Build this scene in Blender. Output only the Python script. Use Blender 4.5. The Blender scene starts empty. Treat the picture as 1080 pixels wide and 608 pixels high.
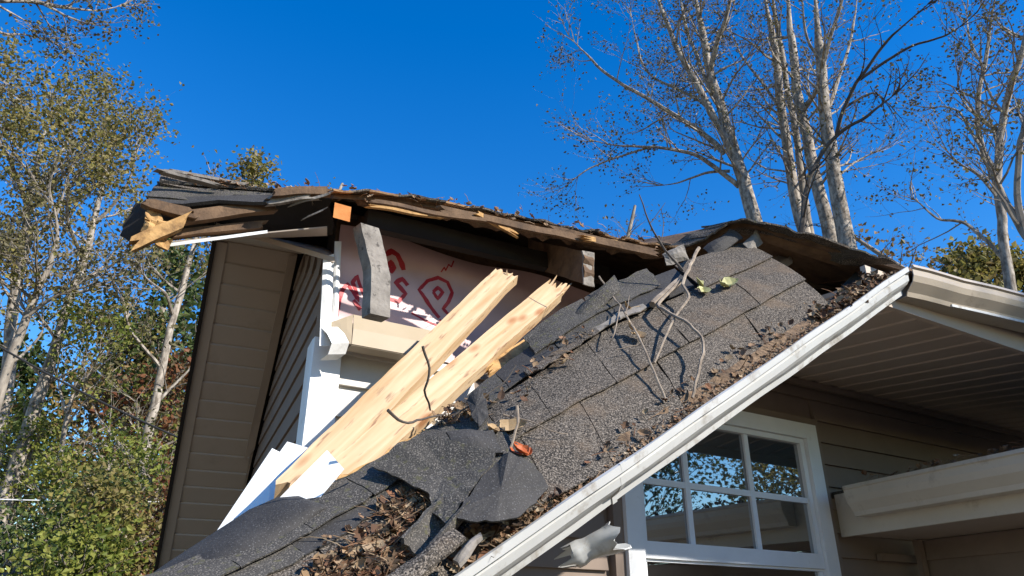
import bpy, math, random
import numpy as np
from mathutils import Vector, Matrix, noise

# ------------------------------------------------------------------ camera, sky, sun
SC = bpy.context.scene
CAM_H = 1.6
FPX, TILT = 780.0, math.radians(25)
cam = bpy.data.cameras.new('camera'); camo = bpy.data.objects.new('camera', cam)
SC.collection.objects.link(camo); SC.camera = camo
cam.sensor_width = 36; cam.lens = 36 * FPX / 1080; cam.clip_start = 0.05; cam.clip_end = 3000
camo.location = (0, 0, CAM_H); camo.rotation_euler = (math.radians(90) + TILT, 0, 0)

SUN_AZ, SUN_EL = math.radians(119), math.radians(33)
w = bpy.data.worlds.new('World'); SC.world = w; w.use_nodes = True
nt = w.node_tree; bg = nt.nodes['Background']
sky = nt.nodes.new('ShaderNodeTexSky'); sky.sky_type = 'NISHITA'; sky.sun_disc = False
sky.sun_elevation = SUN_EL; sky.sun_rotation = SUN_AZ
sky.altitude = 0; sky.air_density = 1.5; sky.dust_density = 0.0; sky.ozone_density = 6.0
hsv = nt.nodes.new('ShaderNodeHueSaturation'); hsv.inputs['Hue'].default_value = 0.513; hsv.inputs['Saturation'].default_value = 1.35
nt.links.new(sky.outputs[0], hsv.inputs['Color']); nt.links.new(hsv.outputs[0], bg.inputs[0]); bg.inputs[1].default_value = 0.122
sl = bpy.data.lights.new('sun', 'SUN'); sl.energy = 4.9; sl.angle = math.radians(0.53); sl.color = (1, 0.95, 0.87)
so = bpy.data.objects.new('sun', sl); SC.collection.objects.link(so)
SUNV = Vector((math.sin(SUN_AZ) * math.cos(SUN_EL), math.cos(SUN_AZ) * math.cos(SUN_EL), math.sin(SUN_EL)))
so.rotation_euler = SUNV.to_track_quat('Z', 'Y').to_euler()
so.location = SUNV * 40
SC.view_settings.view_transform = 'Standard'; SC.view_settings.look = 'None'
SC.view_settings.exposure = 0.8; SC.view_settings.gamma = 1.0
SC.render.engine = 'CYCLES'; SC.cycles.max_bounces = 8

# ------------------------------------------------------------------ geometry frame
CAMV = Vector((0, 0, CAM_H))
T1 = math.radians(58.7); D1 = Vector((math.sin(T1), math.cos(T1), 0)); N1 = Vector((math.cos(T1), -math.sin(T1), 0))
T2 = math.radians(-23.6); D2 = Vector((math.sin(T2), math.cos(T2), 0)); L2 = Vector((-D2.y, D2.x, 0))
UP = Vector((0, 0, 1))
def ray(x, y):
    a, b = x - 540, 304 - y
    return Vector((a, FPX * math.cos(TILT) - b * math.sin(TILT), FPX * math.sin(TILT) + b * math.cos(TILT)))
def P(x, y, n):                      # point at perpendicular distance n in front of the front wall's parallel plane
    r = ray(x, y); return CAMV + r * (-n / r.dot(N1))
def PR(x, y, R):                     # point at horizontal distance R
    r = ray(x, y); return CAMV + r * (R / math.hypot(r.x, r.y))
def PZ(x, y, z):
    r = ray(x, y); return CAMV + r * (z / r.z)
def H(u, n, z): return CAMV + D1 * u - N1 * n + UP * z       # house frame
def huz(x, y, n):
    p = P(x, y, n) - CAMV; return p.dot(D1), p.z
def proj(p):
    d = p - CAMV
    f = d.y * math.cos(TILT) + d.z * math.sin(TILT); u = d.z * math.cos(TILT) - d.y * math.sin(TILT)
    return 540 + FPX * d.x / f, 304 - FPX * u / f
def lerp(a, b, t): return a + (b - a) * t
def poly_at(pts, t):                 # t in 0..1 along a polyline (by index)
    k = t * (len(pts) - 1); i = min(int(k), len(pts) - 2); return pts[i].lerp(pts[i + 1], k - i)

# ------------------------------------------------------------------ materials
MATS = {}
def nodes(name):
    m = bpy.data.materials.new(name); m.use_nodes = True; MATS[name] = m
    return m, m.node_tree, m.node_tree.nodes['Principled BSDF']
def mk(name, c1, c2, scale=8, rough=0.7, bump=0.0, bscale=None, stretch=None, island=0.0, detail=6, lo=0.3, hi=0.7, spec=0.4, speck=None, transl=0.0, metallic=0.0, dirt=None):
    m, t, b = nodes(name); N, L = t.nodes, t.links
    tc = N.new('ShaderNodeTexCoord'); mp = N.new('ShaderNodeMapping'); L.new(tc.outputs['Object'], mp.inputs[0])
    if stretch: mp.inputs['Scale'].default_value = stretch
    nz = N.new('ShaderNodeTexNoise'); nz.inputs['Scale'].default_value = scale; nz.inputs['Detail'].default_value = detail; nz.inputs['Roughness'].default_value = 0.65
    L.new(mp.outputs[0], nz.inputs['Vector'])
    cr = N.new('ShaderNodeValToRGB'); cr.color_ramp.elements[0].position = lo; cr.color_ramp.elements[1].position = hi
    cr.color_ramp.elements[0].color = (*c1, 1); cr.color_ramp.elements[1].color = (*c2, 1)
    L.new(nz.outputs['Fac'], cr.inputs[0]); out = cr.outputs[0]
    def mixc(fac, c, mode='MIX'):
        nonlocal out
        mx = N.new('ShaderNodeMix'); mx.data_type = 'RGBA'; mx.blend_type = mode
        if isinstance(fac, float): mx.inputs[0].default_value = fac
        else: L.new(fac, mx.inputs[0])
        L.new(out, mx.inputs[6])
        if isinstance(c, tuple): mx.inputs[7].default_value = (*c, 1)
        else: L.new(c, mx.inputs[7])
        out = mx.outputs[2]
    if speck:                        # (scale, threshold, width, colour) fine granules
        for (s, th, wd, c) in speck:
            n2 = N.new('ShaderNodeTexNoise'); n2.inputs['Scale'].default_value = s; n2.inputs['Detail'].default_value = 2; L.new(tc.outputs['Object'], n2.inputs['Vector'])
            r2 = N.new('ShaderNodeMapRange'); r2.inputs[1].default_value = th; r2.inputs[2].default_value = th + wd; L.new(n2.outputs['Fac'], r2.inputs[0])
            mixc(r2.outputs[0], c)
    if dirt:                         # (scale, threshold, width, colour, amount)
        s, th, wd, c, am = dirt
        n3 = N.new('ShaderNodeTexNoise'); n3.inputs['Scale'].default_value = s; n3.inputs['Detail'].default_value = 8; n3.inputs['Roughness'].default_value = 0.7; L.new(tc.outputs['Object'], n3.inputs['Vector'])
        r3 = N.new('ShaderNodeMapRange'); r3.inputs[1].default_value = th; r3.inputs[2].default_value = th + wd; r3.inputs[4].default_value = am; L.new(n3.outputs['Fac'], r3.inputs[0])
        mixc(r3.outputs[0], c)
    if island:
        g = N.new('ShaderNodeNewGeometry'); hs = N.new('ShaderNodeHueSaturation')
        r = N.new('ShaderNodeMapRange'); r.inputs[3].default_value = 1 - island; r.inputs[4].default_value = 1 + island
        L.new(g.outputs['Random Per Island'], r.inputs[0]); L.new(r.outputs[0], hs.inputs['Value']); L.new(out, hs.inputs['Color']); out = hs.outputs[0]
    L.new(out, b.inputs['Base Color'])
    b.inputs['Roughness'].default_value = rough; b.inputs['Specular IOR Level'].default_value = spec; b.inputs['Metallic'].default_value = metallic
    if bump:
        nb = N.new('ShaderNodeTexNoise'); nb.inputs['Scale'].default_value = bscale or scale; nb.inputs['Detail'].default_value = 5; L.new(mp.outputs[0], nb.inputs['Vector'])
        bp = N.new('ShaderNodeBump'); bp.inputs['Strength'].default_value = bump; bp.inputs['Distance'].default_value = 0.004
        L.new(nb.outputs['Fac'], bp.inputs['Height']); L.new(bp.outputs[0], b.inputs['Normal'])
    if transl:
        tr = N.new('ShaderNodeBsdfTranslucent'); L.new(out, tr.inputs[0]); ms = N.new('ShaderNodeMixShader'); ms.inputs[0].default_value = transl
        L.new(b.outputs[0], ms.inputs[1]); L.new(tr.outputs[0], ms.inputs[2]); L.new(ms.outputs[0], N['Material Output'].inputs[0])
    return m
def leafmat(name, cols, transl=0.35, rough=0.6):   # colour picked per leaf
    m, t, b = nodes(name); N, L = t.nodes, t.links
    g = N.new('ShaderNodeNewGeometry'); cr = N.new('ShaderNodeValToRGB'); cr.color_ramp.interpolation = 'LINEAR'
    while len(cr.color_ramp.elements) < len(cols): cr.color_ramp.elements.new(0.5)
    for i, c in enumerate(cols):
        cr.color_ramp.elements[i].position = i / (len(cols) - 1); cr.color_ramp.elements[i].color = (*c, 1)
    L.new(g.outputs['Random Per Island'], cr.inputs[0]); L.new(cr.outputs[0], b.inputs['Base Color']); b.inputs['Roughness'].default_value = rough; b.inputs['Specular IOR Level'].default_value = 0.3
    if transl:
        tr = N.new('ShaderNodeBsdfTranslucent'); L.new(cr.outputs[0], tr.inputs[0]); ms = N.new('ShaderNodeMixShader'); ms.inputs[0].default_value = transl
        L.new(b.outputs[0], ms.inputs[1]); L.new(tr.outputs[0], ms.inputs[2]); L.new(ms.outputs[0], N['Material Output'].inputs[0])
    return m

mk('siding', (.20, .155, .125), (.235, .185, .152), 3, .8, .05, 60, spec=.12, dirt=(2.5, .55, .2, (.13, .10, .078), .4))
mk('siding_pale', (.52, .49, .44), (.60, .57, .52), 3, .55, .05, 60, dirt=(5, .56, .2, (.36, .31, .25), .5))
mk('soffit', (.43, .355, .29), (.48, .40, .33), 2, .5, .04, 40, dirt=(4, .55, .25, (.2, .15, .1), .35))
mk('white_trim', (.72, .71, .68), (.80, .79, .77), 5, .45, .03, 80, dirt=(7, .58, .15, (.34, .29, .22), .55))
mk('gutter_white', (.43, .43, .415), (.50, .50, .485), 4, .42, .03, 60, dirt=(11, .53, .14, (.20, .16, .115), .8))
mk('gutter_tan', (.33, .275, .21), (.38, .32, .25), 4, .4, .03, 60, dirt=(8, .55, .16, (.13, .095, .065), .6))
mk('gutter_cream', (.52, .475, .40), (.60, .55, .47), 4, .4, .03, 60, dirt=(8, .54, .16, (.22, .17, .12), .6))
mk('tan_metal', (.36, .29, .20), (.41, .335, .24), 3, .4, .03, 50)
mk('sheet_white', (.74, .74, .72), (.79, .79, .77), 3, .5)
mk('shingle', (.036, .031, .026), (.082, .069, .056), 9, .95, .7, 260, spec=.15, island=.14,
   speck=[(310, .49, .12, (.225, .19, .155)), (210, .56, .06, (.022, .020, .019))], dirt=(5, .50, .16, (.15, .108, .074), .7))
mk('shingle_dark', (.038, .035, .032), (.075, .069, .062), 10, .95, .6, 240, spec=.15, island=.12,
   speck=[(330, .55, .08, (.17, .152, .13)), (60, .60, .08, (.085, .08, .05))])
mk('shingle_black', (.027, .025, .024), (.050, .046, .043), 12, .8, .4, 160, spec=.3, speck=[(380, .62, .06, (.12, .118, .115))])
mk('felt', (.030, .027, .030), (.060, .052, .055), 4, .7, .12, 30, spec=.25)
mk('deck_wood', (.20, .115, .055), (.36, .215, .11), 14, .85, .5, 60, stretch=(1, 1, 4), dirt=(10, .55, .15, (.05, .03, .018), .8))
mk('old_wood', (.085, .050, .028), (.185, .112, .062), 16, .9, .6, 90, dirt=(9, .5, .2, (.04, .026, .018), .85))
mk('grey_wood', (.13, .113, .095), (.27, .24, .205), 22, .9, .6, 90, dirt=(30, .56, .08, (.05, .042, .036), .85))
mk('rot_wood', (.30, .165, .06), (.52, .31, .12), 22, .9, .8, 60, dirt=(14, .52, .15, (.09, .045, .02), .8))
mk('orange_wood', (.40, .13, .025), (.52, .20, .05), 18, .8, .4, 80)
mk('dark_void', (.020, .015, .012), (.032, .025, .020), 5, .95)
mk('wrap', (.50, .335, .33), (.58, .40, .395), 4, .45, .3, 9, spec=.4)
mk('wrap_red', (.34, .012, .018), (.40, .02, .028), 6, .5)
mk('bark_pale', (.135, .108, .082), (.42, .365, .30), 16, .9, .8, 20, stretch=(1, 1, .35), lo=.38, hi=.62, dirt=(7, .52, .12, (.10, .08, .062), .8))
mk('bark_grey', (.14, .115, .09), (.33, .285, .23), 14, .9, .5, 20, stretch=(1, 1, .35), dirt=(3, .5, .2, (.07, .055, .045), .55))
mk('bark_dark', (.045, .036, .03), (.11, .09, .072), 14, .9, .5, 20, stretch=(1, 1, .35))
mk('twig', (.13, .095, .068), (.34, .275, .205), 30, .85, .4, 90)
mk('cable_black', (.012, .012, .012), (.02, .02, .02), 5, .5)
mk('cable_pale', (.5, .5, .5), (.6, .6, .6), 5, .4)
mk('frame_paint', (.68, .69, .70), (.76, .77, .78), 6, .4, dirt=(12, .6, .12, (.35, .32, .27), .4))
mk('silt', (.055, .035, .021), (.24, .155, .09), 90, .95, 1.0, 160, dirt=(25, .52, .12, (.035, .022, .014), .8))
mk('room_dark', (.012, .011, .010), (.02, .018, .016), 4, .9)
leafmat('leaf_yellowgreen', [(.09, .09, .02), (.19, .17, .04), (.29, .24, .07), (.19, .14, .06)], .4)
leafmat('leaf_autumn', [(.09, .055, .02), (.20, .12, .045), (.17, .14, .045), (.27, .17, .06)], .35)
leafmat('leaf_sparse', [(.06, .05, .025), (.13, .11, .05), (.17, .15, .05), (.10, .075, .04)], .3)
leafmat('leaf_evergreen', [(.025, .045, .012), (.06, .09, .022), (.09, .12, .03)], .3)
leafmat('leaf_bush', [(.05, .08, .012), (.14, .17, .025), (.26, .27, .05), (.20, .19, .045)], .4)
leafmat('leaf_rust', [(.10, .03, .014), (.20, .075, .03), (.16, .10, .04), (.07, .05, .02)], .35)
leafmat('litter', [(.03, .018, .011), (.11, .055, .028), (.30, .20, .115), (.055, .034, .022), (.19, .085, .042), (.36, .27, .17), (.08, .05, .03)], .1, .8)
leafmat('litter_pale', [(.16, .10, .06), (.32, .22, .14), (.24, .12, .06), (.38, .30, .2)], .1, .8)
mk('leaf_orange', (.42, .085, .02), (.55, .14, .035), 30, .6, .3, 60, transl=.2)
mk('leaf_tan', (.36, .24, .12), (.52, .37, .21), 30, .7, .3, 60, transl=.15)
mk('leaf_pale', (.34, .33, .13), (.50, .47, .24), 30, .65, .3, 60, transl=.15)

def lumber_mat():                    # fresh sawn pine with long grain and knots, run along the board (stored in UV)
    m, t, b = nodes('lumber'); N, L = t.nodes, t.links
    uv = N.new('ShaderNodeUVMap'); mp = N.new('ShaderNodeMapping'); L.new(uv.outputs[0], mp.inputs[0]); mp.inputs['Scale'].default_value = (2.2, 38, 1)
    nz = N.new('ShaderNodeTexNoise'); nz.inputs['Scale'].default_value = 1.2; nz.inputs['Detail'].default_value = 6; nz.inputs['Distortion'].default_value = .6; L.new(mp.outputs[0], nz.inputs['Vector'])
    cr = N.new('ShaderNodeValToRGB'); cr.color_ramp.elements[0].position = .3; cr.color_ramp.elements[1].position = .7
    cr.color_ramp.elements[0].color = (.44, .27, .125, 1); cr.color_ramp.elements[1].color = (.60, .44, .265, 1); L.new(nz.outputs[0], cr.inputs[0])
    m2 = N.new('ShaderNodeMapping'); L.new(uv.outputs[0], m2.inputs[0]); m2.inputs['Scale'].default_value = (5.5, 15, 1)
    vo = N.new('ShaderNodeTexVoronoi'); vo.inputs['Scale'].default_value = 1; vo.inputs['Randomness'].default_value = 1; L.new(m2.outputs[0], vo.inputs['Vector'])
    r = N.new('ShaderNodeMapRange'); r.inputs[1].default_value = .12; r.inputs[2].default_value = .26; r.inputs[3].default_value = .95; r.inputs[4].default_value = 0; L.new(vo.outputs['Distance'], r.inputs[0])
    mx = N.new('ShaderNodeMix'); mx.data_type = 'RGBA'; L.new(r.outputs[0], mx.inputs[0]); L.new(cr.outputs[0], mx.inputs[6]); mx.inputs[7].default_value = (.34, .15, .055, 1)
    m3 = N.new('ShaderNodeMapping'); L.new(uv.outputs[0], m3.inputs[0]); m3.inputs['Scale'].default_value = (9, 60, 1)
    n3 = N.new('ShaderNodeTexNoise'); n3.inputs['Scale'].default_value = 1; n3.inputs['Detail'].default_value = 3; L.new(m3.outputs[0], n3.inputs['Vector'])
    r3 = N.new('ShaderNodeMapRange'); r3.inputs[1].default_value = .60; r3.inputs[2].default_value = .68; r3.inputs[4].default_value = .75; L.new(n3.outputs[0], r3.inputs[0])
    mx2 = N.new('ShaderNodeMix'); mx2.data_type = 'RGBA'; L.new(r3.outputs[0], mx2.inputs[0]); L.new(mx.outputs[2], mx2.inputs[6]); mx2.inputs[7].default_value = (.20, .10, .05, 1)
    L.new(mx2.outputs[2], b.inputs['Base Color']); b.inputs['Roughness'].default_value = .7
    bp = N.new('ShaderNodeBump'); bp.inputs['Strength'].default_value = .35; bp.inputs['Distance'].default_value = .003; L.new(nz.outputs[0], bp.inputs['Height']); L.new(bp.outputs[0], b.inputs['Normal'])
lumber_mat()
def glass_mat():
    m, t, b = nodes('pane_glass'); N, L = t.nodes, t.links
    b.inputs['Base Color'].default_value = (.008, .008, .009, 1); b.inputs['Roughness'].default_value = .3
    gl = N.new('ShaderNodeBsdfGlossy'); gl.inputs['Roughness'].default_value = .012; gl.inputs[0].default_value = (.9, .93, .95, 1)
    fr = N.new('ShaderNodeFresnel'); fr.inputs[0].default_value = 1.9
    nz = N.new('ShaderNodeTexNoise'); nz.inputs['Scale'].default_value = 2.2; tc = N.new('ShaderNodeTexCoord'); L.new(tc.outputs['Object'], nz.inputs[0])
    bp = N.new('ShaderNodeBump'); bp.inputs['Strength'].default_value = .04; bp.inputs['Distance'].default_value = .01; L.new(nz.outputs[0], bp.inputs['Height']); L.new(bp.outputs[0], gl.inputs['Normal'])
    ad = N.new('ShaderNodeMath'); ad.operation = 'MULTIPLY_ADD'; ad.inputs[1].default_value = 1.6; ad.inputs[2].default_value = .22; L.new(fr.outputs[0], ad.inputs[0])
    ms = N.new('ShaderNodeMixShader'); L.new(ad.outputs[0], ms.inputs[0]); L.new(b.outputs[0], ms.inputs[1]); L.new(gl.outputs[0], ms.inputs[2]); L.new(ms.outputs[0], N['Material Output'].inputs[0])
glass_mat()
def ground_mat():
    mk('ground', (.10, .075, .043), (.19, .142, .088), 1.2, .95, .6, 12, speck=[(9, .55, .1, (.22, .13, .065)), (14, .6, .08, (.08, .10, .03))])
ground_mat()

# ------------------------------------------------------------------ mesh helpers
class MB:
    def __init__(s): s.v = []; s.f = []; s.uv = None
    def add(s, vs, fs):
        k = len(s.v); s.v += [tuple(v) for v in vs]; s.f += [tuple(i + k for i in f) for f in fs]
    def box(s, o, a, b, c):          # corner o, edge vectors a, b, c
        vs = [o, o + a, o + a + b, o + b, o + c, o + a + c, o + a + b + c, o + b + c]
        fs = [(0, 3, 2, 1), (4, 5, 6, 7), (0, 1, 5, 4), (1, 2, 6, 5), (2, 3, 7, 6), (3, 0, 4, 7)]
        if a.cross(b).dot(c) < 0: fs = [f[::-1] for f in fs]
        s.add(vs, fs)
    def prism(s, pts, vec):
        n = len(pts); vs = list(pts) + [p + vec for p in pts]
        s.add(vs, [tuple(range(n)), tuple(range(2 * n - 1, n - 1, -1))] + [(i, i + n, (i + 1) % n + n, (i + 1) % n) for i in range(n)])
    def slab(s, top, bot):           # closed slab between two grids of points
        a, b = len(top), len(top[0]); vs = [p for r in top for p in r] + [p for r in bot for p in r]; K = a * b; fs = []
        for i in range(a - 1):
            for j in range(b - 1):
                q = (i * b + j, i * b + j + 1, (i + 1) * b + j + 1, (i + 1) * b + j); fs.append(q); fs.append(tuple(x + K for x in q[::-1]))
        ring = [(0, j) for j in range(b)] + [(i, b - 1) for i in range(1, a)] + [(a - 1, j) for j in range(b - 2, -1, -1)] + [(i, 0) for i in range(a - 2, 0, -1)]
        ids = [i * b + j for i, j in ring]
        for q in range(len(ids)):
            x, y = ids[q], ids[(q + 1) % len(ids)]; fs.append((y, x, x + K, y + K))
        s.add(vs, fs)
    def tube(s, path, rad, sides=6, cap=True):
        n = len(path); rings = []; ref = None
        for i in range(n):
            t = (path[min(i + 1, n - 1)] - path[max(i - 1, 0)])
            t = t.normalized() if t.length > 1e-9 else UP
            if ref is None: ref = t.orthogonal().normalized()
            ref = ref - t * ref.dot(t); ref = ref.normalized() if ref.length > 1e-6 else t.orthogonal().normalized()
            bi = t.cross(ref); rings.append([path[i] + (ref * math.cos(2 * math.pi * k / sides) + bi * math.sin(2 * math.pi * k / sides)) * rad[i] for k in range(sides)])
        vs = [p for r in rings for p in r]
        fs = [(i * sides + k, i * sides + (k + 1) % sides, (i + 1) * sides + (k + 1) % sides, (i + 1) * sides + k) for i in range(n - 1) for k in range(sides)]
        if cap: fs += [tuple(range(sides - 1, -1, -1)), tuple((n - 1) * sides + k for k in range(sides))]
        s.add(vs, fs)
    def sheet(s, grid):
        a, b = len(grid), len(grid[0])
        s.add([p for r in grid for p in r], [(i * b + j, i * b + j + 1, (i + 1) * b + j + 1, (i + 1) * b + j) for i in range(a - 1) for j in range(b - 1)])

def rootloc(o):
    while o.parent: o = o.parent
    return o
def obj(name, mb, mat, parent=None, smooth=False, label=None, cat=None, group=None, kind=None, uv=None):
    me = bpy.data.meshes.new(name)
    vs = mb.v
    base = Vector((0, 0, 0))
    if parent is None:
        arr = np.array(vs); base = Vector(((arr[:, 0].min() + arr[:, 0].max()) / 2, (arr[:, 1].min() + arr[:, 1].max()) / 2, arr[:, 2].min()))
    else: base = Vector(rootloc(parent).get('_base', (0, 0, 0)))
    me.from_pydata([(x - base.x, y - base.y, z - base.z) for x, y, z in vs], [], mb.f); me.update()
    mats = mat if isinstance(mat, (list, tuple)) else [mat]
    for m in mats: me.materials.append(MATS[m])
    if smooth: me.polygons.foreach_set('use_smooth', [True] * len(me.polygons)); me.set_sharp_from_angle(angle=math.radians(50))
    if uv:                            # uv(worldpoint) -> (along, across)
        l = me.uv_layers.new(name='UVMap')
        for p in me.polygons:
            for li in p.loop_indices:
                l.data[li].uv = uv(Vector(vs[me.loops[li].vertex_index]), p.normal)
    o = bpy.data.objects.new(name, me); SC.collection.objects.link(o)
    if parent is None: o.location = base; o['_base'] = tuple(base)
    else: o.parent = parent
    if label: o['label'] = label
    if cat: o['category'] = cat
    if group: o['group'] = group
    if kind: o['kind'] = kind
    return o
def thing(name, loc, label, cat, group=None):
    o = bpy.data.objects.new(name, None); SC.collection.objects.link(o); o.location = loc; o.empty_display_size = .2
    o['_base'] = tuple(loc); o['label'] = label; o['category'] = cat
    if group: o['group'] = group
    return o
def nz(p, s=1.0): return noise.noise(p * s)
def nv(p, s=1.0): return noise.noise_vector(p * s)
def patch(mb, quad, nu, nvv, thick, bulge=0.0, rough=0.0, rs=6.0, edge=0.0, rnd=None, curl=None):
    """thick curved sheet from four corners a,b,c,d (a-b one edge, d-c the opposite)"""
    a, b, c, d = quad; nrm = (b - a).cross(d - a).normalized()
    if nrm.dot(CAMV - a) < 0: nrm = -nrm
    top = []
    for i in range(nu + 1):
        r = []
        for j in range(nvv + 1):
            s, t = i / nu, j / nvv
            p = a.lerp(b, s).lerp(d.lerp(c, s), t)
            p = p + nrm * (bulge * math.sin(math.pi * s) * math.sin(math.pi * t) * 1.0 + rough * nz(p, rs))
            if curl: p = p + nrm * curl(s, t)
            if edge and (i in (0, nu) or j in (0, nvv)):
                e = nv(p, 23) ; p = p + (e - nrm * e.dot(nrm)) * edge
            r.append(p)
        top.append(r)
    bot = [[p - nrm * thick for p in r] for r in top]
    mb.slab(top, bot); return nrm
def plank(mb, a, b, wv, tv, k=4, seg=8, jag_a=0.0, jag_b=0.0, wob=0.0, seed=0, taper=1.0):
    """board from a to b; wv full width vector, tv full thickness vector; splintered ends"""
    rnd = random.Random(seed); ax = (b - a).normalized()
    ea = [rnd.uniform(-1, 1) * jag_a for _ in range(k + 1)]; eb = [rnd.uniform(-1, 1) * jag_b for _ in range(k + 1)]
    top, bot = [], []
    for i in range(seg + 1):
        s = i / seg; r, q = [], []
        for j in range(k + 1):
            t = j / k - .5; p = a.lerp(b, s) + wv * t * lerp(1, taper, s)
            if i == 0: p = p + ax * ea[j]
            if i == seg: p = p + ax * eb[j]
            p = p + nv(p, 9) * wob
            r.append(p + tv * .5); q.append(p - tv * .5 + (ax * rnd.uniform(-1, 1) * (jag_a if i == 0 else jag_b) * .6 if i in (0, seg) else Vector()))
        top.append(r); bot.append(q)
    if wv.cross(b - a).dot(tv) < 0: pass
    mb.slab(top, bot)

# ================================================================== GROUND
g = MB(); g.sheet([[Vector((x, y, 0)) for y in np.linspace(-400, 1500, 20)] for x in np.linspace(-900, 900, 20)])
obj('ground', g, 'ground', kind='structure')

# ================================================================== HOUSE
house = thing('house', H(.7, 2.45, -CAM_H), 'brown vinyl sided house with its front eave torn open', 'house')
NW = 2.40                                   # front wall face
CU = .68                                    # left corner
C0 = H(CU, NW, 0)
# --- front wall body
m = MB(); m.box(H(CU + .02, NW + .03, -CAM_H), D1 * 8.2, -N1 * .12, UP * (CAM_H + 1.20))
front_wall = obj('front_wall', m, 'siding', house)
m = MB(); m.box(H(CU + .02, NW + .03, 1.20), D1 * 1.22, -N1 * .10, UP * .27); obj('wall_top_plate', m, 'old_wood', house)
# window extents
WU0, WZ0 = huz(655, 540, NW)[0], -.62
WU1, WZ1 = huz(852, 452, NW)[0] + .02, huz(852, 450, NW)[1]
PORCH_U = huz(985, 570, NW)[0]
EXPO = .112
z = -CAM_H + .25; rnd = random.Random(3); k = 0
TOPL = .955                                  # siding stops here at the torn left part, house wrap above
def lap(mb, u0, u1, z0, ex, n0=NW + .03):
    prof = [(n0, z0 + ex + .012), (n0 - .006, z0 + ex + .012), (n0 - .026, z0 + .004), (n0 - .026, z0), (n0 - .004, z0)]
    a = [H(u0, n, zz) for n, zz in prof]; mb.prism(a, D1 * (u1 - u0))
while z < 1.2:
    ex = min(EXPO, 1.2 - z - .012)
    if ex > .03:
        inwin = z + EXPO > WZ0 - .05 and z < WZ1 + .05
        spans = []
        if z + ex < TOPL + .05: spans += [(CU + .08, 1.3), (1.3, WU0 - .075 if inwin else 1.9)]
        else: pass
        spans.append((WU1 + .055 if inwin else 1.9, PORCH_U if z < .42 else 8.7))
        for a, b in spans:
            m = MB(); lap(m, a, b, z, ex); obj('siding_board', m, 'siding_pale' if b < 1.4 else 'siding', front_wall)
    z += EXPO
# --- house wrap with printed lettering
def wrap_n(u, zz): return NW + .006 + .010 * nz(Vector((u * 4, zz * 9, 1))) + .005 * math.sin(zz * 40 + u * 6)
m = MB(); gr = []
for i in range(41):
    r = []
    for j in range(25):
        u = lerp(CU + .03, 1.95, i / 40); zz = lerp(.93, 1.395 + .012 * math.sin(u * 9), j / 24)
        r.append(H(u, wrap_n(u, zz), zz))
    gr.append(r)
m.slab(gr, [[p - N1 * .004 for p in r] for r in gr])
wrap = obj('house_wrap', m, 'wrap', house, smooth=True)
def inkpx(pts, width=.0105, o=(340, 230), s=5.07):
    out = [P(o[0] + x / s, o[1] + y / s, NW) for x, y in pts]
    mb = MB(); dense = []
    for i in range(len(out) - 1):
        for q in range(4): dense.append(out[i].lerp(out[i + 1], q / 4))
    dense.append(out[-1])
    dense = [H((p - CAMV).dot(D1), wrap_n((p - CAMV).dot(D1), (p - CAMV).z) - .0015, (p - CAMV).z) for p in dense]
    l, r = [], []
    for i, p in enumerate(dense):
        t = (dense[min(i + 1, len(dense) - 1)] - dense[max(i - 1, 0)]).normalized(); s_ = t.cross(N1).normalized() * width * .5 * (1 + .3 * nz(p, 40)); l.append(p + s_); r.append(p - s_)
    mb.slab([l, r], [[p - N1 * .001 for p in l], [p - N1 * .001 for p in r]]); return mb
for pts, wd in (([(80, 520), (92, 430), (112, 380), (140, 348), (165, 395), (190, 445), (182, 385), (168, 338), (190, 305), (212, 375), (240, 450)], .011),
                ([(165, 440), (205, 490)], .011), ([(340, 195), (372, 176), (405, 195), (428, 235), (440, 275)], .016), ([(352, 262), (372, 232), (388, 262), (362, 290)], .014),
                ([(360, 432), (410, 446), (446, 405), (392, 345), (428, 325), (456, 362)], .013),
                ([(632, 530), (575, 462), (515, 386), (565, 335), (625, 314), (675, 340), (695, 398), (672, 452), (650, 482), (690, 520)], .011),
                ([(590, 398), (618, 372), (642, 398), (616, 434), (590, 398)], .010), ([(480, 505), (560, 548), (622, 574)], .006), ([(632, 540), (652, 572)], .008),
                ([(640, 285), (655, 262), (662, 280), (676, 248), (690, 262), (704, 228)], .004)):
    obj('printed_letter', inkpx(pts, wd * 1.35), 'wrap_red', wrap)
# --- corner post and torn trim at the left corner
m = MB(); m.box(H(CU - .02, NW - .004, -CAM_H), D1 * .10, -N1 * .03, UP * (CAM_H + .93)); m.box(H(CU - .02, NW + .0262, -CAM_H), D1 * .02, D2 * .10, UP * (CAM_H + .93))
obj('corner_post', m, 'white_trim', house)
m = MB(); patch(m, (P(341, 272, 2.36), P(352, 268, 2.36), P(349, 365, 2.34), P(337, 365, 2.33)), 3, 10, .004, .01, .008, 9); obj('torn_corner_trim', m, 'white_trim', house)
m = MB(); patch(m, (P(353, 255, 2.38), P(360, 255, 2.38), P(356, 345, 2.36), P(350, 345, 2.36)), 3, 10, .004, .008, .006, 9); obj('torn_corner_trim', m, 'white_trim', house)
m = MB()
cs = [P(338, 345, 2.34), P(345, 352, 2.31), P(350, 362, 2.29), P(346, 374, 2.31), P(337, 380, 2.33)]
m.slab([[p, p + (P(356, 350, 2.36) - P(338, 350, 2.36))] for p in cs], [[p - N1 * .003, p + (P(356, 350, 2.36) - P(338, 350, 2.36)) - N1 * .003] for p in cs]); obj('torn_corner_trim', m, 'white_trim', house)
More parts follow.
